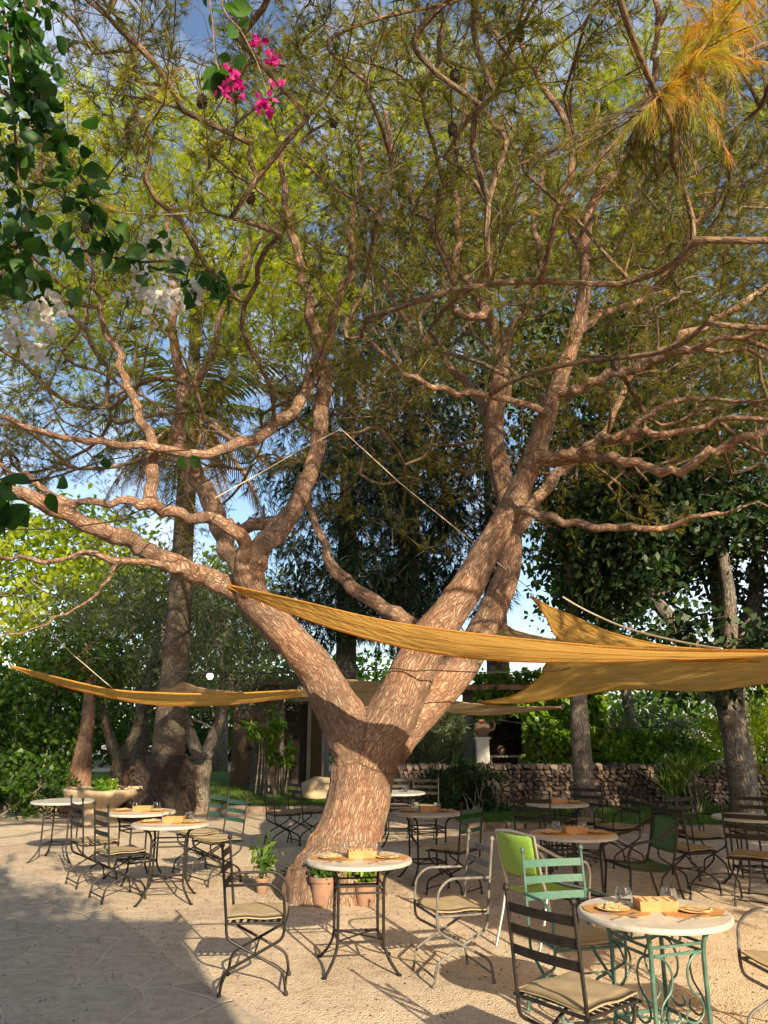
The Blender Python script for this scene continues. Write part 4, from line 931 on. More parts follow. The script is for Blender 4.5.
loft('shade_sail', 'wide low ochre sail hanging beneath the pointed sail at right',
     [(480, 702, 12), (515, 695, 11), (540, 677, 10.2), (552, 660, 9.8), (620, 655, 9.2), (700, 652, 8.8), (830, 650, 8.2)],
     [(480, 703, 12), (521, 703, 12), (574, 696, 12), (630, 689, 11.5), (705, 691, 11), (770, 683, 10.5), (830, 678, 10.2)], 'ochre_sail', .05)
loft('shade_sail', 'long ochre sail stretched across the left side behind the tables',
     [(12, 666, 9.2), (72, 681, 9.0), (115, 690, 9.0), (160, 693, 9.1), (220, 694, 9.4), (300, 690, 10)],
     [(12, 667, 9.2), (57, 684, 9.2), (95, 694, 9.3), (149, 704, 9.5), (220, 705, 9.9), (305, 696, 10.3)], 'ochre_sail', .03)
loft('shade_sail', 'pale tan peaked sail just showing above the left sail',
     [(150, 694, 12.5), (170, 688, 12.8), (184, 683, 13), (200, 688, 13), (240, 693, 13)], [(150, 696, 13), (170, 698, 13.5), (184, 699, 14), (200, 699, 14), (240, 697, 13.5)], 'tan_sail')
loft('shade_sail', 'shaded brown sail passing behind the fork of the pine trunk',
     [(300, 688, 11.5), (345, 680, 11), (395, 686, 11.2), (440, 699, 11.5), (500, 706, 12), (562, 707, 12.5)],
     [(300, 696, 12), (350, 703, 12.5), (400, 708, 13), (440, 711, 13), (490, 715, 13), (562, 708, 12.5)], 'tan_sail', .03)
def rope(name, label, pts, r=.012, mat='rope', cat='rope', sag=.0):
    P = [WS(*p) for p in pts]; q = []
    for i in range(len(P)-1):
        for k in range(10): u = k/10; q.append(P[i].lerp(P[i+1], u)+Vector((0, 0, -sag*4*u*(1-u))))
    q.append(P[-1]); mb = MB(); mb.tube(q, r, 6); return tag(mb.build(name, mat), label, cat)
rope('rope', 'pale rope running from the left limb down across the fork to the pointed sail', [(341, 429, 8.0), (400, 483, 8.3), (470, 540, 8.8), (531, 590, 9.6)], .006)
rope('rope', 'thick pale rope sloping above the pointed ochre sail to the right', [(563, 597, 7.0), (600, 617, 6.6), (640, 632, 6.0), (722, 649, 5.0)], .0085, sag=.01)
rope('rope', 'pale rope from the left limb descending leftward to the small boughs', [(341, 429, 8.0), (300, 450, 7.6), (262, 472, 7.2), (215, 498, 6.6)], .005)
rope('rope', 'thin pale cord rising from the left sail toward the tree', [(112, 688, 9.0), (70, 652, 8.6), (30, 610, 8)], .005)
rope('light_cable', 'thin black cable crossing the left side above the sail', [(-40, 530, 5.5), (60, 529, 5.8), (150, 516, 6.5), (225, 470, 7.6)], .006, 'black_cable', 'cable')
rope('light_cable', 'thin black cable strung round the right fork and behind the sails', [(170, 671, 9), (300, 672, 8.7), (395, 668, 8), (430, 670, 7.8), (540, 671, 9), (570, 668, 9.5)], .007, 'black_cable', 'cable', .02)
rope('light_cable', 'thin black cable hanging in front of the ivy building', [(440, 722, 14), (500, 720, 14), (570, 727, 14.5), (660, 727, 15)], .010, 'black_cable', 'cable', .03)
lb = empty('light_bulb', 'white round bulb hanging over the left tables', 'light bulb', WS(210, 676, 9))
mb = MB(); mb.lathe((0, 0, 0), [(.003, -.045), (.028, -.035), (.042, -.008), (.038, .018), (.018, .038)], 16); mb.build('globe', 'lamp_globe', lb)
mb = MB(); mb.lathe((0, 0, 0), [(.019, .036), (.019, .075), (.006, .085)], 12); mb.tube([(0, 0, .08), (0, 0, .16)], .004, 6); mb.build('socket', 'black_cable', lb)
sk_h = empty('rope_pulley', 'small dark pulley hanging on the rope above the pointed sail', 'pulley', WS(534, 583, 9.5))
mb = MB(); mb.lathe((0, 0, -.05), [(.03, 0), (.045, .02), (.045, .06), (.03, .08)], 12); mb.build('block', 'black_iron', sk_h)
mb = MB(); mb.tube([(0, 0, .03), (0, 0, .45)], .006, 6); mb.build('cord', 'black_cable', sk_h)

# ================================================================== FURNITURE
def rcushion(w_, d, h, z, mat, parent, name='cushion', pf=0):
    mb = MB(); n = 14; V = []
    for s_ in (1, -1):
        for i in range(n+1):
            for j in range(n+1):
                u = i/n*2-1; v = j/n*2-1; e = (1-abs(u)**6)*(1-abs(v)**6)
                x = u*w_/2; y = v*d/2; ed = (1-max(0, e))*.0
                V.append((x, y, z+s_*h*(.28+.22*max(0, e)**.5)*(1.0 if e > 0 else .55)+.004*math.sin(u*5+v*3)))
    f = []
    for i in range(n):
        for j in range(n):
            a_ = i*(n+1)+j; f.append((a_, a_+n+1, a_+n+2, a_+1)); k = (n+1)**2; f.append((a_+k, a_+k+1, a_+k+n+2, a_+k+n+1))
    k = (n+1)**2
    rim = [i*(n+1) for i in range(n)]+[n*(n+1)+j for j in range(n)]+[i*(n+1)+n for i in range(n, 0, -1)]+[j for j in range(n, 0, -1)]
    for q in range(len(rim)): a_ = rim[q]; b_ = rim[(q+1) % len(rim)]; f.append((a_, b_, b_+k, a_+k))
    mb.add(V, f); return mb.build(name, mat, parent, sharp=False)
def bend(pts, r=.04, n=3):
    """rounds the corners of a polyline"""
    P = [Vector(p) for p in pts]; o = [P[0]]
    for i in range(1, len(P)-1):
        a_ = (P[i-1]-P[i]); b_ = (P[i+1]-P[i]); ra = min(r, a_.length*.45, b_.length*.45); A = P[i]+a_.normalized()*ra; B = P[i]+b_.normalized()*ra
        for k in range(n+1): u = k/n; o.append(A*(1-u)**2+P[i]*2*u*(1-u)+B*u*u)
    return o+[P[-1]]
def make_chair(name, iron, slat, arms=True, cush='cushion'):
    """faces +X, origin on the ground at its centre"""
    t_ = empty(name, 'chair', 'chair'); hw = .21; rr = .0095
    for s_ in (-1, 1):
        y = s_*hw
        lg = MB(); lg.tube(bend([(-.192, y, .43), (-.188, y, .34), (.195, y, .145), (.215, y, .0)], .05), rr, 8)
        lg.lathe((.215, y, 0), [(.014, 0), (.014, .02), (.010, .026)], 8); lg.build('leg', iron, t_)
        yo = s_*(hw-.024 if not arms else hw+.022)
        lg = MB(); lg.tube(bend([(.195, yo, .43), (.188, yo, .34), (-.195, yo, .145), (-.215, yo, .0)], .05), rr, 8)
        lg.lathe((-.215, yo, 0), [(.014, 0), (.014, .02), (.010, .026)], 8); lg.build('leg', iron, t_)
        if arms:
            am = MB(); am.tube(bend([(-.216, y, .655), (-.20, yo, .665), (.10, yo, .672), (.185, yo, .60), (.195, yo, .428)], .09, 5), rr, 8); am.build('armrest', iron, t_)
    fr = MB(); fr.tube([(-.195, -hw, .43), (.195, -hw, .43)], .008, 8); fr.tube([(-.195, hw, .43), (.195, hw, .43)], .008, 8)
    for x in (-.195, .195): fr.tube([(x, -hw-.02, .43), (x, hw+.02, .43)], .009, 8)
    for i in range(7): fr.box((-.15+i*.05, 0, .436), (.024, 2*hw, .004))
    fr.build('seat_frame', iron, t_)
    st = MB(); yy = hw+.02 if arms else hw
    st.tube([(.208, -hw, .06), (.208, hw, .06)], .007, 8); st.build('stretcher', iron, t_)
    st = MB(); st.tube([(-.208, -yy, .06), (-.208, yy, .06)], .007, 8); st.build('stretcher', iron, t_)
    st = MB(); st.tube([(0, -yy, .243), (0, yy, .243)], .006, 8); st.build('stretcher', iron, t_)
    X = lambda z: -.192-(z-.43)*.11
    for s_ in (-1, 1):
        bk = MB(); bk.tube([(X(.43), s_*hw, .43), (X(.66), s_*hw, .66), (X(.90), s_*hw, .90)], .0095, 8)
        bk.lathe((X(.905), s_*hw, .895), [(.008, 0), (.016, .012), (.018, .022), (.012, .034), (.003, .04)], 10)
        bk.build('back_post', iron, t_)
    sl = MB()
    for z in (.64, .735, .83):
        V = []; F_ = []; n = 8
        for i in range(n+1):
            y = -hw+2*hw*i/n; bow = -.018*(1-(2*i/n-1)**2)
            for dz in (-.022, .022):
                for dx in (-.003, .003): V.append((X(z+dz)+bow+dx, y, z+dz))
        for i in range(n):
            a_ = i*4; F_ += [(a_, a_+4, a_+6, a_+2), (a_+1, a_+3, a_+7, a_+5), (a_+2, a_+6, a_+7, a_+3), (a_, a_+1, a_+5, a_+4)]
        sl.add(V, F_)
    sl.build('backrest', slat, t_, smooth=False)
    if cush: rcushion(.40, .41, .034, .460, cush, t_)
    return t_
def make_sling(name, sling, iron):
    t_ = empty(name, 'chair', 'chair'); hw = .25; mb = MB(); prof = [(.22, .44), (.12, .425), (-.05, .41), (-.17, .415), (-.215, .48), (-.26, .65), (-.30, .86)]
    V = []; F_ = []; n = 8; sm = [tuple(p) for p in smooth_path(prof, 4)]
    for x, z in sm:
        for j in range(n+1):
            y = -hw*.92+2*hw*.92*j/n; c = (1-(2*j/n-1)**2)
            back = max(0, min(1, (z-.45)/.3))
            V.append((x-.05*c*back, y, z-.015*c*(1-back)))
    for i in range(len(sm)-1):
        for j in range(n): a_ = i*(n+1)+j; F_.append((a_, a_+1, a_+n+2, a_+n+1))
    k = len(V); V += [(x-.004, y, z-.004) for x, y, z in V]; F_ += [tuple(i+k for i in q[::-1]) for q in F_]
    cut = min(i for i, q in enumerate(sm) if q[1] > .53); seat_n = max(i for i, q in enumerate(sm) if i < cut-1 and q[1] < .46)
    kk = len(V)//2
    Fs = [q for q in F_ if max(i % kk for i in q)//(n+1) <= seat_n]; Fb = [q for q in F_ if min(i % kk for i in q)//(n+1) >= cut]
    for nm_, Fx in (('seat', Fs), ('backrest', Fb)):
        us = sorted({i for q in Fx for i in q}); mp_ = {i: j for j, i in enumerate(us)}
        mb = MB()
        up_ = [i for i in us if i < kk]; lowv = [i for i in us if i >= kk]
        Fe = [tuple(mp_[i] for i in q) for q in Fx]; c0_ = {}
        for q in Fe:
            for a_, b_ in zip(q, q[1:]+q[:1]): c0_[(a_, b_)] = 1
        tops = len(up_)
        for (a_, b_) in [e for e in c0_ if (e[1], e[0]) not in c0_ and e[0] < tops]: Fe.append((b_, a_, a_+tops, b_+tops))
        mb.add([V[i] for i in us], Fe); mb.build(nm_, sling, t_, sharp=False)
    fr = MB()
    for s_ in (-1, 1): fr.tube([(x, s_*hw*.94, z) for x, z in sm], .012, 8)
    fr.tube([(-.30, -hw*.94, .86), (-.345, 0, .885), (-.30, hw*.94, .86)], .012, 8); fr.tube([(.22, -hw*.94, .44), (.22, hw*.94, .44)], .012, 8)
    fr.build('frame', iron, t_)
    for s_ in (-1, 1):
        am = MB(); am.tube(bend([(-.285, s_*hw, .80), (-.05, s_*(hw+.03), .68), (.20, s_*(hw+.03), .65), (.24, s_*(hw+.01), .55)], .09, 4), .013, 8); am.build('armrest', iron, t_)
        lg = MB(); lg.tube([(.24, s_*(hw+.01), .56), (.225, s_*hw, .40), (.27, s_*hw, 0)], .012, 8); lg.build('leg', iron, t_)
        lg = MB(); lg.tube([(-.20, s_*hw, .47), (-.25, s_*hw, .25), (-.33, s_*hw, 0)], .012, 8); lg.build('leg', iron, t_)
    return t_
def make_table(name, iron, rad=.4, fancy=False):
    t_ = empty(name, 'table', 'table'); mb = MB()
    mb.lathe((0, 0, .70), [(rad-.02, 0), (rad, .003), (rad+.003, .012), (rad, .026), (rad-.012, .030)], 56, capt=False)
    mb.build('rim', 'marble_rim', t_, sharp=60)
    mb = MB(); mb.lathe((0, 0, .70), [(rad-.0125, .0302), (rad*.4, .0305)], 56, capb=False); mb.build('tabletop', 'marble', t_)
    wq = .165
    for sx in (-1, 1):
        for sy in (-1, 1):
            lg = MB(); d = Vector((sx, sy, 0)).normalized(); P = []
            for r_, z in ((.34, .695), (.29, .675), (.25, .63), (.235, .56), (.235, .40), (.235, .24), (.245, .16), (.29, .085), (.345, .03), (.375, 0)): P.append(d*r_+Vector((0, 0, z)))
            P = [Vector(p) for p in smooth_path([tuple(p) for p in P], 2)]
            lg.tube(P, .0125 if fancy else .0115, 8); lg.lathe(tuple(d*.375), [(.018, -.001), (.018, .012), (.01, .016)], 8); lg.build('leg', iron, t_)
    fr = MB()
    for z in (.565, .52) if not fancy else (.60, .56):
        for s_ in (-1, 1): fr.box((0, s_*wq, z), (2*wq, .007, .014)); fr.box((s_*wq, 0, z), (.007, 2*wq, .014))
    fr.build('upper_brace', iron, t_); fr = MB()
    for s_ in (-1, 1): fr.box((0, s_*wq, .20), (2*wq, .009, .018)); fr.box((s_*wq, 0, .20), (.009, 2*wq, .018))
    fr.tube([(-wq, -wq, .21), (wq, wq, .21)], .006, 6); fr.tube([(wq, -wq, .212), (-wq, wq, .212)], .006, 6)
    fr.build('lower_brace', iron, t_); fr = MB()
    fr.tube([(-.3, -.3*0, .692), (.3, 0, .692)], .008, 6); fr.tube([(0, -.3, .690), (0, .3, .690)], .008, 6)
    fr.build('top_support', iron, t_)
    if fancy:
        sc = MB()
        for k in range(4):
            a_ = k*PI/2; u = Vector((math.cos(a_), math.sin(a_), 0)); v = Vector((-math.sin(a_), math.cos(a_), 0)); o = u*(wq+.004)
            sc.tube([o+v*.026*math.cos(q*PI/8)+Vector((0, 0, .64+.026*math.sin(q*PI/8))) for q in range(17)], .006, 6)
            for s_ in (-1, 1):
                sc.tube([Vector(p) for p in smooth_path([tuple(o+v*s_*x+Vector((0, 0, z))) for x, z in ((.15, .56), (.09, .54), (.05, .48), (.06, .40), (.12, .34), (.13, .28), (.08, .24), (.02, .26), (.03, .30))], 3)], .006, 6)
        sc.build('scrollwork', iron, t_)
    return t_
PROTO = {}
def place(kind, maker, x, y, deg, label, group=None):
    if kind not in PROTO: PROTO[kind] = maker(); o = PROTO[kind]
    else: o = copy_tree(PROTO[kind])
    o.location = (x, (y+.26)/.9636, 0); o.rotation_euler = (0, 0, R(deg)); o['label'] = label
    if group: o['group'] = group
    return o
TG = 'round bistro tables on the gravel'; CG = 'metal garden chairs round the tables'
T_ = {}
def tb(key, x, y, deg, label, fancy=False):
    k = 'tf' if fancy else 'tn'
    place(k, (lambda: make_table('bistro_table', 'green_iron', .4, True)) if fancy else (lambda: make_table('bistro_table', 'black_iron', .4)), x, y, deg, label, TG); T_[key] = (x, (y+.26)/.9636)
tb('front', 1.46, 4.17, 20, 'white round table on pale green scrolled iron legs at the front right', True)
tb('trunk', -.19, 5.82, 8, 'white round table on black curved legs right in front of the pine trunk')
tb('mid', 1.76, 7.15, 30, 'round table between the lime and the dark green sling chairs')
tb('leftnear', -2.20, 7.95, 10, 'nearer of the two overlapping set tables on the left')
tb('leftfar', -2.85, 9.0, 40, 'farther of the two overlapping set tables on the left')
tb('bare', -4.3, 10.3, 0, 'bare white round table standing farthest left, nothing on it')
tb('behind', .50, 8.95, 15, 'set table half hidden just right of the pine trunk')
tb('wall', 2.24, 9.95, 25, 'far round table in front of the right lawn and slim grey trunk')
tb('right', 4.05, 8.5, 5, 'round table among the dark chairs at the right edge')
tb('far', .22, 11.6, 5, 'small far table peeping out right of the pine trunk')
BA = ('ba', lambda: make_chair('garden_chair', 'black_iron', 'black_iron', True, 'cushion'))
BN = ('bn', lambda: make_chair('garden_chair', 'black_iron', 'black_iron', False, 'cushion_dark'))
GA = ('ga', lambda: make_chair('garden_chair', 'grey_iron', 'grey_iron', True, 'cushion'))
TE = ('te', lambda: make_chair('garden_chair', 'green_iron', 'teal_slat', True, 'cushion'))
DG = ('dg', lambda: make_chair('garden_chair', 'black_iron', 'dark_green_slat', False, 'cushion'))
for (k, mk), x, y, a_, lab in (
 (BA, -.87, 5.40, 4, 'black armchair with tan cushion seen side-on, left of the table before the trunk'),
 (GA, .48, 5.60, 197, 'worn grey armchair with tan cushion facing left, right of the trunk-side table'),
 (BN, .935, 3.80, 38, 'large black slatted chair with tan cushion nearest the camera'),
 (TE, 1.17, 4.80, 285, 'chair with three teal green back slats behind the front right table'),
 (GA, 2.24, 4.25, 186, 'grey metal armchair cut off by the right edge of the photo'),
 (BN, -2.72, 8.02, 38, 'nearer of the two black chairs left of the overlapping tables'),
 (BN, -3.25, 8.72, 38, 'farther of the two black chairs left of the overlapping tables'),
 (DG, -2.22, 9.35, 222, 'dark slatted chair behind the overlapping left tables, left of its pair'),
 (DG, -1.90, 8.85, 222, 'dark green slatted chair with sunlit cushion behind the left tables, right of its pair'),
 (BN, -1.50, 11.5, 25, 'left one of the two far black chairs beside the pine trunk'),
 (BN, -1.17, 11.75, 35, 'right one of the two far black chairs beside the pine trunk'),
 (DG, .74, 8.22, 142, 'black-backed chair with glowing sunlit cushion right of the pine trunk'),
 (BN, .62, 12.3, 255, 'far black chair behind the small table right of the trunk'),
 (BN, .22, 12.4, 275, 'far black chair half hidden by the right edge of the trunk'),
 (BN, 1.80, 9.35, 80, 'black chair with its back to us at the far table'),
 (BN, 2.72, 10.5, 245, 'black chair on the lawn side of the far table'),
 (BA, 2.98, 9.9, 195, 'black armchair at the right of the far table'),
 (BN, 3.20, 8.22, 28, 'black slatted chair with its back to us, left of the right-edge table'),
 (BN, 3.70, 7.75, 55, 'black slatted chair with its back to us, nearest of the right-edge table'),
 (BN, 4.42, 9.2, 250, 'black chair facing us beyond the right-edge table in front of the broad tree'),
 (BA, 3.70, 9.15, 290, 'black armchair behind the left side of the right-edge table'),
):
    place(k, mk, x, y, a_, lab, CG)
place('sl', lambda: make_sling('sling_chair', 'lime_sling', 'aluminium'), 1.31, 6.3, 30, 'lime green fabric sling chair with curved metal arms', 'sling chairs')
place('sd', lambda: make_sling('sling_chair', 'green_sling', 'black_iron'), 2.42, 7.35, 190, 'dark green fabric sling chair in the shade right of the middle table', 'sling chairs')

# ---------------------------------------------------------------- things on the tables
def proto_mat():
    mb = MB(); n = 20
    V = [(0, 0, .006)]+[(.18*math.cos(2*PI*i/n)*(1+.05*math.sin(i*2.1)), .13*math.sin(2*PI*i/n), .005) for i in range(n)]
    V += [(x*1.01, y*1.01, 0) for x, y, z in V[1:]]
    F_ = [(0, 1+i, 1+(i+1) % n) for i in range(n)]+[(1+i, 1+n+i, 1+n+(i+1) % n, 1+(i+1) % n) for i in range(n)]
    mb.add(V, F_); return mb.build('placemat', 'mat_orange')
def proto_plate():
    mb = MB(); mb.lathe((0, 0, 0), [(.045, 0), (.075, .006), (.088, .012), (.084, .013), (.06, .008), (.02, .007)], 28); return mb.build('plate', 'bread_plate')
def proto_tumbler():
    mb = MB(); mb.lathe((0, 0, 0), [(.024, 0), (.038, .010), (.047, .035), (.045, .062), (.036, .088), (.034, .088), (.0425, .062), (.0445, .035), (.036, .013), (.01, .008)], 26); return mb.build('tumbler', 'glass')
def proto_box():
    r_ = empty('cutlery_box', 'box', 'box'); mb = MB(); w_, d, h = .21, .12, .055
    mb.box((0, -d/2, h/2), (w_, .01, h)); mb.box((0, d/2, h/2), (w_, .01, h)); mb.box((-w_/2+.005, 0, h/2), (.01, d-.011, h)); mb.box((w_/2-.005, 0, h/2), (.01, d-.011, h)); mb.box((0, 0, .005), (w_-.02, d-.011, .008))
    mb.build('box_body', 'box_wood', r_, smooth=False, bevel=.0015)
    mb = MB()
    for i in range(6): mb.box((-.07+i*.028, 0, .045+.004*(i % 2)), (.022, d-.02, .014), rz=.02*(i-3))
    mb.build('napkins', 'bread_plate', r_, smooth=False); return r_
def proto_napkin():
    mb = MB(); n = 10; V = []
    for k in (0, 1):
        for i in range(n+1):
            for j in range(n+1):
                u = i/n-.5; v = j/n-.5
                V.append((u*.15, v*.075*(1+.25*u), .009*(1-k)+.004*math.sin(u*11+v*9)*(1-k)+.005*(1-k)*noise.noise(Vector((u*9, v*9, 3)))))
    f = []; q = (n+1)**2
    for i in range(n):
        for j in range(n): a_ = i*(n+1)+j; f += [(a_, a_+n+1, a_+n+2, a_+1), (a_+q, a_+1+q, a_+n+2+q, a_+n+1+q)]
    rim = [i*(n+1) for i in range(n)]+[n*(n+1)+j for j in range(n)]+[i*(n+1)+n for i in range(n, 0, -1)]+[j for j in range(n, 0, -1)]
    f += [(rim[i], rim[(i+1) % len(rim)], rim[(i+1) % len(rim)]+q, rim[i]+q) for i in range(len(rim))]
    mb.add(V, f); return mb.build('napkin', 'napkin_cloth', sharp=False)
def proto_fork():
    mb = MB(); mb.tube([(-.10, 0, .004), (0, 0, .007), (.05, 0, .005)], [.004, .003, .003], 6); mb.box((.062, 0, .005), (.03, .022, .003))
    for i in range(4): mb.box((.095, -.009+.006*i, .005), (.04, .0025, .003))
    return mb.build('fork', 'steel')
def proto_knife():
    mb = MB(); mb.tube([(-.11, 0, .005), (-.01, 0, .006)], [.006, .005], 6)
    mb.add([(-.01, -.008, .004), (.10, -.008, .004), (.11, .006, .004), (-.01, .008, .004), (-.01, -.008, .007), (.10, -.008, .006), (.11, .006, .005), (-.01, .008, .007)], [(3, 2, 1, 0), (4, 5, 6, 7), (0, 1, 5, 4), (1, 2, 6, 5), (2, 3, 7, 6), (3, 0, 4, 7)])
    return mb.build('knife', 'steel')
ITEMS = {}
def item(kind, maker, loc, rz, label, cat, group):
    if kind not in ITEMS: ITEMS[kind] = maker(); o = ITEMS[kind]
    else: o = copy_tree(ITEMS[kind])
    o.location = loc; o.rotation_euler = (0, 0, rz); tag(o, label, cat, group)
ZT = .7308
SET = {'front': ('front right green-legged table', 1), 'trunk': ('black-legged table before the trunk', 1), 'mid': ('middle table by the sling chairs', 0),
       'leftnear': ('nearer left set table', 0), 'leftfar': ('farther left set table', 0), 'behind': ('table just right of the trunk', 0), 'wall': ('far table by the right lawn', 0)}
for key, (nm, full) in SET.items():
    x, y = T_[key]; r_ = rnd.uniform(-.15, .15) if key != 'front' else -.1
    ca, sa = math.cos(r_), math.sin(r_)
    def loc(u, v, z=0): return (x+u*ca-v*sa, y+u*sa+v*ca, ZT+z)
    for sd, s_ in (('left', -1), ('right', 1)):
        item('mat', proto_mat, loc(s_*.205, -.03), r_+s_*.5, f'orange-brown woven placemat on the {sd} of the {nm}', 'placemat', 'orange placemats')
        item('plate', proto_plate, loc(s_*.215, -.03, .0065), 0, f'tan bread plate on the {sd} placemat of the {nm}', 'plate', 'tan plates')
        item('tumbler', proto_tumbler, loc(s_*.10+(.03 if s_ > 0 else -.02), .17), 0, f'clear stemless glass at the {sd} back of the {nm}', 'glass', 'clear glasses')
        item('napkin', proto_napkin, loc(s_*.215, -.03, .0195), r_+(.9 if s_ < 0 else -.6)+rnd.uniform(-.5, .5), f'folded tan napkin on the {sd} plate of the {nm}', 'napkin', 'folded napkins')
        if full:
            item('fork', proto_fork, loc(s_*.19, -.17, .001) if s_ < 0 else loc(.14, -.19, .001), r_+.8, f'steel fork on the {sd} front of the {nm}', 'fork', 'steel cutlery')
            item('knife', proto_knife, loc(s_*.21, -.145, .001) if s_ < 0 else loc(.27, -.13, .001), r_+.45*s_, f'steel knife at the {sd} front edge of the {nm}', 'knife', 'steel cutlery')
    item('box', proto_box, loc(.02, .02), r_+.12, f'orange wooden napkin box in the middle of the {nm}', 'box', 'wooden napkin boxes')
item('tumbler', proto_tumbler, (T_['far'][0]+.1, T_['far'][1], ZT), 0, 'clear stemless glass on the small far table right of the trunk', 'glass', 'clear glasses')

# ---------------------------------------------------------------- potted plants at the trunk
def pot_plant(label, x, y, h, r_, mat, ls, n, leafz, sprd, plabel):
    po = empty('plant_pot', plabel, 'pot', (x, y, 0))
    mb = MB(); mb.lathe((0, 0, 0), [(r_*.72, 0), (r_*.95, h*.82), (r_*1.06, h*.83), (r_*1.06, h), (r_*.94, h), (r_*.9, h*.88)], 26, capt=False); mb.build('pot_body', 'terracotta', po)
    mb = MB(); mb.lathe((0, 0, 0), [(r_*.91, h*.88), (.01, h*.9)], 20, capb=False); mb.build('soil', 'pot_soil', po)
    pl = empty('potted_plant', label, 'plant', (x, y, h*.88)); mb = MB(); P = []
    for k in range(14):
        a_ = k*2.4; e = Vector((math.cos(a_)*sprd*rnd.uniform(.3, 1), math.sin(a_)*sprd*rnd.uniform(.3, 1), leafz*rnd.uniform(.6, 1.2)))
        mb.tube([(0, 0, 0), (e.x*.3, e.y*.3, e.z*.6), e], [.004, .003, .002], 4); 
        for q in range(n//14): u = rnd.uniform(.35, 1); P.append((e.x*u*u+rnd.gauss(0, .02), e.y*u*u+rnd.gauss(0, .02), e.z*u+rnd.gauss(0, .02)))
    mb.build('stems', 'grass_blades', pl); leaves('foliage', np.array(P), ls, mat, pl, .45, .2, fold=True)
g_ = G(322, 906); pot_plant('bushy lime-green plant in the terracotta pot at the trunk foot', *g_, .27, .125, 'mid_leaves', .10, 190, .17, .20, 'terracotta pot standing against the left foot of the pine trunk')
g_ = G(262, 893); pot_plant('light green leafy plant behind the side-on black armchair', *g_, .15, .075, 'mid_leaves', .09, 150, .34, .15, 'small terracotta pot on the gravel behind the side-on black armchair')
g_ = G(365, 905); pot_plant('yellow-green plant seen between the legs of the trunk-side table', *g_, .22, .11, 'ivy_leaves', .10, 170, .22, .19, 'terracotta pot behind the trunk-side table')
g_ = G(291, 899); shrub('shrub', 'small dark plant and root shoots at the left foot of the trunk', [((g_[0], g_[1], .13), (.16, .14, .17), 1)], 260, 'dark_leaves', .07, .6, cat='plant', stems=5)

# ---------------------------------------------------------------- litter on the gravel
n = 6500; P = np.stack([rng.uniform(-6, 6, n), 2.5+11.5*rng.random(n), np.full(n, .012)], 1)
o = leaves('leaf_litter', P, .028, 'litter', None, .5, 0); v_ = np.empty(len(o.data.vertices)*3, np.float32); o.data.vertices.foreach_get('co', v_); v_ = v_.reshape(-1, 3); v_[:, 2] = .009+abs(v_[:, 2]-.012)*.25; o.data.vertices.foreach_set('co', v_.ravel()); tag(o, kind='stuff')
k = 5200; cx_, cy_ = pine.location.x, pine.location.y; an = rng.uniform(0, 2*PI, k); rr_ = .45+np.abs(rng.normal(0, .75, k))
k2 = 9000; P = np.concatenate([np.stack([cx_+rr_*np.cos(an), cy_+rr_*np.sin(an), np.full(k, .008)], 1), np.stack([rng.uniform(-6, 6, k2), 2.5+11*rng.random(k2), np.full(k2, .008)], 1)])
d_ = rv(len(P)); d_[:, 2] *= .12; d_ = unit(d_)*rng.uniform(.03, .09, (len(P), 1)); w2 = unit(np.cross(d_, np.array([0, 0, 1.])))*.0018
d_[:, 2] = np.abs(d_[:, 2]); tag(arr_mesh('needle_litter', np.stack([P-w2, P+w2, P+d_], 1).reshape(-1, 3), 3, 'litter'), kind='stuff')
# pebbles
def pebbles(n, smin, smax):
    X = rng.uniform(-5.5, 5.5, n); Y = 2.6+rng.random(n)**1.6*9; s = rng.uniform(smin, smax, n); oct_ = np.array([(1, 0, 0), (0, 1, 0), (-1, 0, 0), (0, -1, 0), (0, 0, .7), (0, 0, -.3)])
    c = np.stack([X, Y, s*.15], 1); V = c[:, None, :]+oct_[None]*s[:, None, None]*rng.uniform(.7, 1.2, (n, 6, 1))
    o = arr_mesh('pebbles', V.reshape(-1, 3), 6, 'wall_stone', rng.random(n), None, [(0, 1, 4), (1, 2, 4), (2, 3, 4), (3, 0, 4), (1, 0, 5), (2, 1, 5), (3, 2, 5), (0, 3, 5)]); tag(o, kind='stuff')
pebbles(5000, .004, .012)
# lawn blades
def blades(poly_fn, n, h=.07):
    P = poly_fn(n); s = rv(n); s[:, 2] = 0; s = unit(s)*.006; d = rv(n)*.4+np.array([0, 0, 1]); V = np.stack([P-s, P+s, P+unit(d)*h*rng.uniform(.5, 1.3, (n, 1))], 1)
    return V.reshape(-1, 3)
V = np.concatenate([blades(lambda n: np.stack([rng.uniform(1.5, 9.5, n), rng.uniform(13.95, 17, n), np.full(n, .06)], 1), 26000), blades(lambda n: np.stack([rng.uniform(-8, -1.2, n), rng.uniform(17.3, 22.5, n), np.full(n, .05)], 1), 16000)])
tag(arr_mesh('grass', V, 3, 'grass_blades'), kind='stuff')

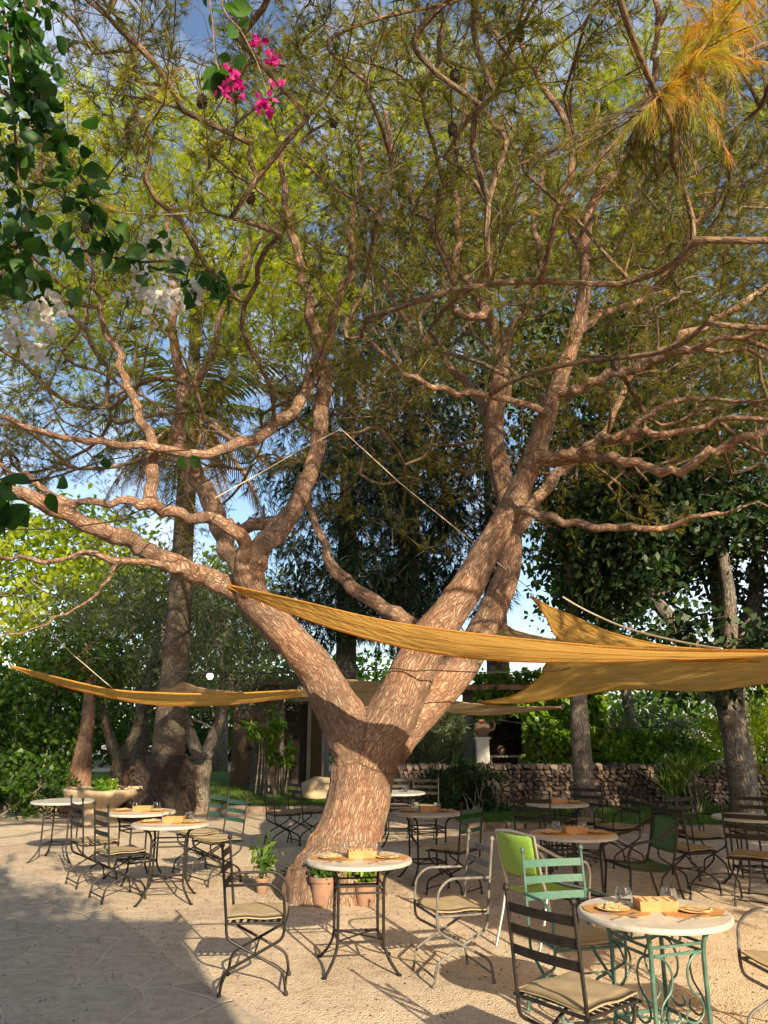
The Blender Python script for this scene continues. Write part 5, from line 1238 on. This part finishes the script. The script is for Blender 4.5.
# ================================================================== BOUGAINVILLEA in the upper left, near the camera
def vine(name, label, stems, leafn, ls, flowers=None, fmat=None, fsize=.027, rad=.05):
    root = empty(name, label, 'climbing plant', W(*stems[0][0])); mb = MB(); P = []
    for st in stems:
        sm = [W(*p) for p in smooth_path(st, 5)]; mb.tube(sm, [max(.002, .006*(1-i/len(sm))) for i in range(len(sm))], 6)
        for k in range(leafn):
            u = rnd.random()*(len(sm)-1.001); i = int(u); P.append(tuple(sm[i].lerp(sm[i+1], u-i)+Vector((rnd.gauss(0, 1), rnd.gauss(0, 1), rnd.gauss(0, 1)))*rad*rnd.choice((.3, .6, 1))))
    under(mb.build('stems', 'twig_bark', None, bark=True), root); under(leaves('foliage', np.array(P), ls, 'vine_leaves', None, .68, .5, fold=True), root)
    if flowers:
        for (p, s_, n_) in flowers:
            c = W(*p); Q = []
            for k in range(n_):
                b_ = c+Vector((rnd.gauss(0, s_), rnd.gauss(0, s_), rnd.gauss(0, s_*1.1)))
                for q in range(3): Q.append(tuple(b_+Vector((rnd.gauss(0, .006), rnd.gauss(0, .006), rnd.gauss(0, .006)))))
            under(leaves('flower_cluster', np.array(Q), fsize, fmat, None, .8, .1, fold=True), root)
    return root
vine('bougainvillea', 'dark leafy bougainvillea shoots hanging down the upper left corner',
     [[(20, -80, 1.7), (25, 0, 1.75), (32, 60, 1.8), (48, 120, 1.8), (75, 165, 1.8), (95, 215, 1.8), (112, 245, 1.85)], [(-10, -60, 1.8), (5, 20, 1.8), (12, 100, 1.8), (18, 170, 1.8), (22, 240, 1.8), (15, 280, 1.8)], [(60, -80, 2), (40, 0, 1.9), (22, 60, 1.9), (35, 130, 1.8)]], 170, .055, rad=.045)
vine('bougainvillea', 'bougainvillea spray with white flowers reaching in from the left edge',
     [[(-60, 215, 1.9), (0, 245, 1.9), (60, 247, 1.95), (115, 258, 2.0), (165, 275, 2.0), (215, 292, 2.0), (240, 300, 2.0)], [(-50, 270, 1.9), (0, 280, 1.9), (40, 300, 1.9), (70, 285, 1.9)], [(115, 258, 2), (140, 262, 2.0), (190, 262, 2), (225, 285, 2.0)]], 30, .06,
     [((158, 245, 2.0), .025, 14), ((148, 290, 1.95), .03, 16), ((172, 300, 1.95), .02, 10), ((178, 265, 2.0), .018, 8), ((196, 288, 2.0), .015, 8), ((50, 315, 1.85), .025, 14), ((30, 340, 1.85), .03, 16), ((10, 330, 1.85), .02, 8), ((55, 295, 1.9), .015, 6)], 'white_bracts', rad=.03)
vine('bougainvillea', 'bougainvillea tip with bright pink flowers hanging at the top',
     [[(200, -70, 2.1), (208, -10, 2.1), (212, 20, 2.1), (216, 60, 2.1), (226, 85, 2.1)], [(215, -60, 2.1), (222, 5, 2.1), (240, 30, 2.1), (256, 60, 2.1), (268, 95, 2.1)]], 13, .07,
     [((256, 42, 2.1), .010, 6), ((272, 62, 2.1), .011, 7), ((230, 75, 2.1), .013, 9), ((226, 92, 2.1), .011, 6), ((265, 104, 2.1), .016, 9), ((236, 88, 2.1), .010, 5), ((274, 80, 2.1), .007, 3)], 'pink_bracts', .024, rad=.018)
vine('bougainvillea', 'low leafy shoot reaching in at the left edge above the big limb',
     [[(-60, 500, 2.3), (0, 485, 2.3), (50, 478, 2.3), (100, 462, 2.35), (150, 453, 2.4), (190, 450, 2.4)], [(-40, 470, 2.2), (0, 500, 2.2), (5, 540, 2.2)]], 15, .085, rad=.025)

# ================================================================== added unseen behind and above the camera: house and flowering pergola shading path and vine
ho = empty('house', 'tall plastered house added unseen behind the viewer to shade the stone path', 'building', (-6, -4.5, 0))
mb = MB(); mb.box((.3, 0, 2.25), (16.2, 4, 4.5)); mb.build('wall', 'plaster', ho, smooth=False)
mb = MB(); mb.box((.3, 0, 4.58), (16.4, 4.2, .16)); mb.build('roof', 'roof_tiles', ho, smooth=False)
for x in (-4, 0, 4):
    mb = MB(); mb.box((x, 2.02, 1.1), (1.0, .06, 2.2)); mb.build('door', 'dark_wood', ho, smooth=False)
pg = empty('pergola', 'unseen pergola overgrown with bougainvillea, added over the viewer at the left for shade', 'pergola', (-1.6, -.6, 0))
for x in (-2.2, 2.0):
    mb = MB(); mb.box((x, -.9, 1.5), (.12, .12, 3.0)); mb.build('post', 'dark_wood', pg, smooth=False)
for x in (-2.2, -.8, .6, 2.0):
    mb = MB(); mb.box((x, -.6, 3.06), (.1, 2.6, .12)); mb.build('beam', 'dark_wood', pg, smooth=False)
q = ellip(8000, (.1, .0, 3.9), (2.6, 1.3, .6), .5); leaves('foliage', q, .10, 'vine_leaves', pg, .68, .4)

# two unseen leafy trees added beyond the right edge to shade the far tables
for (x, y, lab) in ((8.6, 2.0, 'round leafy tree added unseen beyond the right side of the terrace to shade the tables'), (11.5, 5.5, 'second leafy tree added unseen beyond the right side of the terrace for shade')):
    tree('shade_tree', lab, (x, y), [[(0, 0, -.05, .25), (0, 0, 1.2, .2), (.1, 0, 2.8, .15)], [(0, 0, 2.2, .12), (1, .3, 3.8, .08)], [(0, 0, 2.2, .12), (-1, -.3, 3.8, .08)]],
         [((0, 0, 4.9), (2.9, 2.9, 2.5), 1)], 420, 'dark_leaves', 'grey_bark', per=16, size=.24, spread=.3)
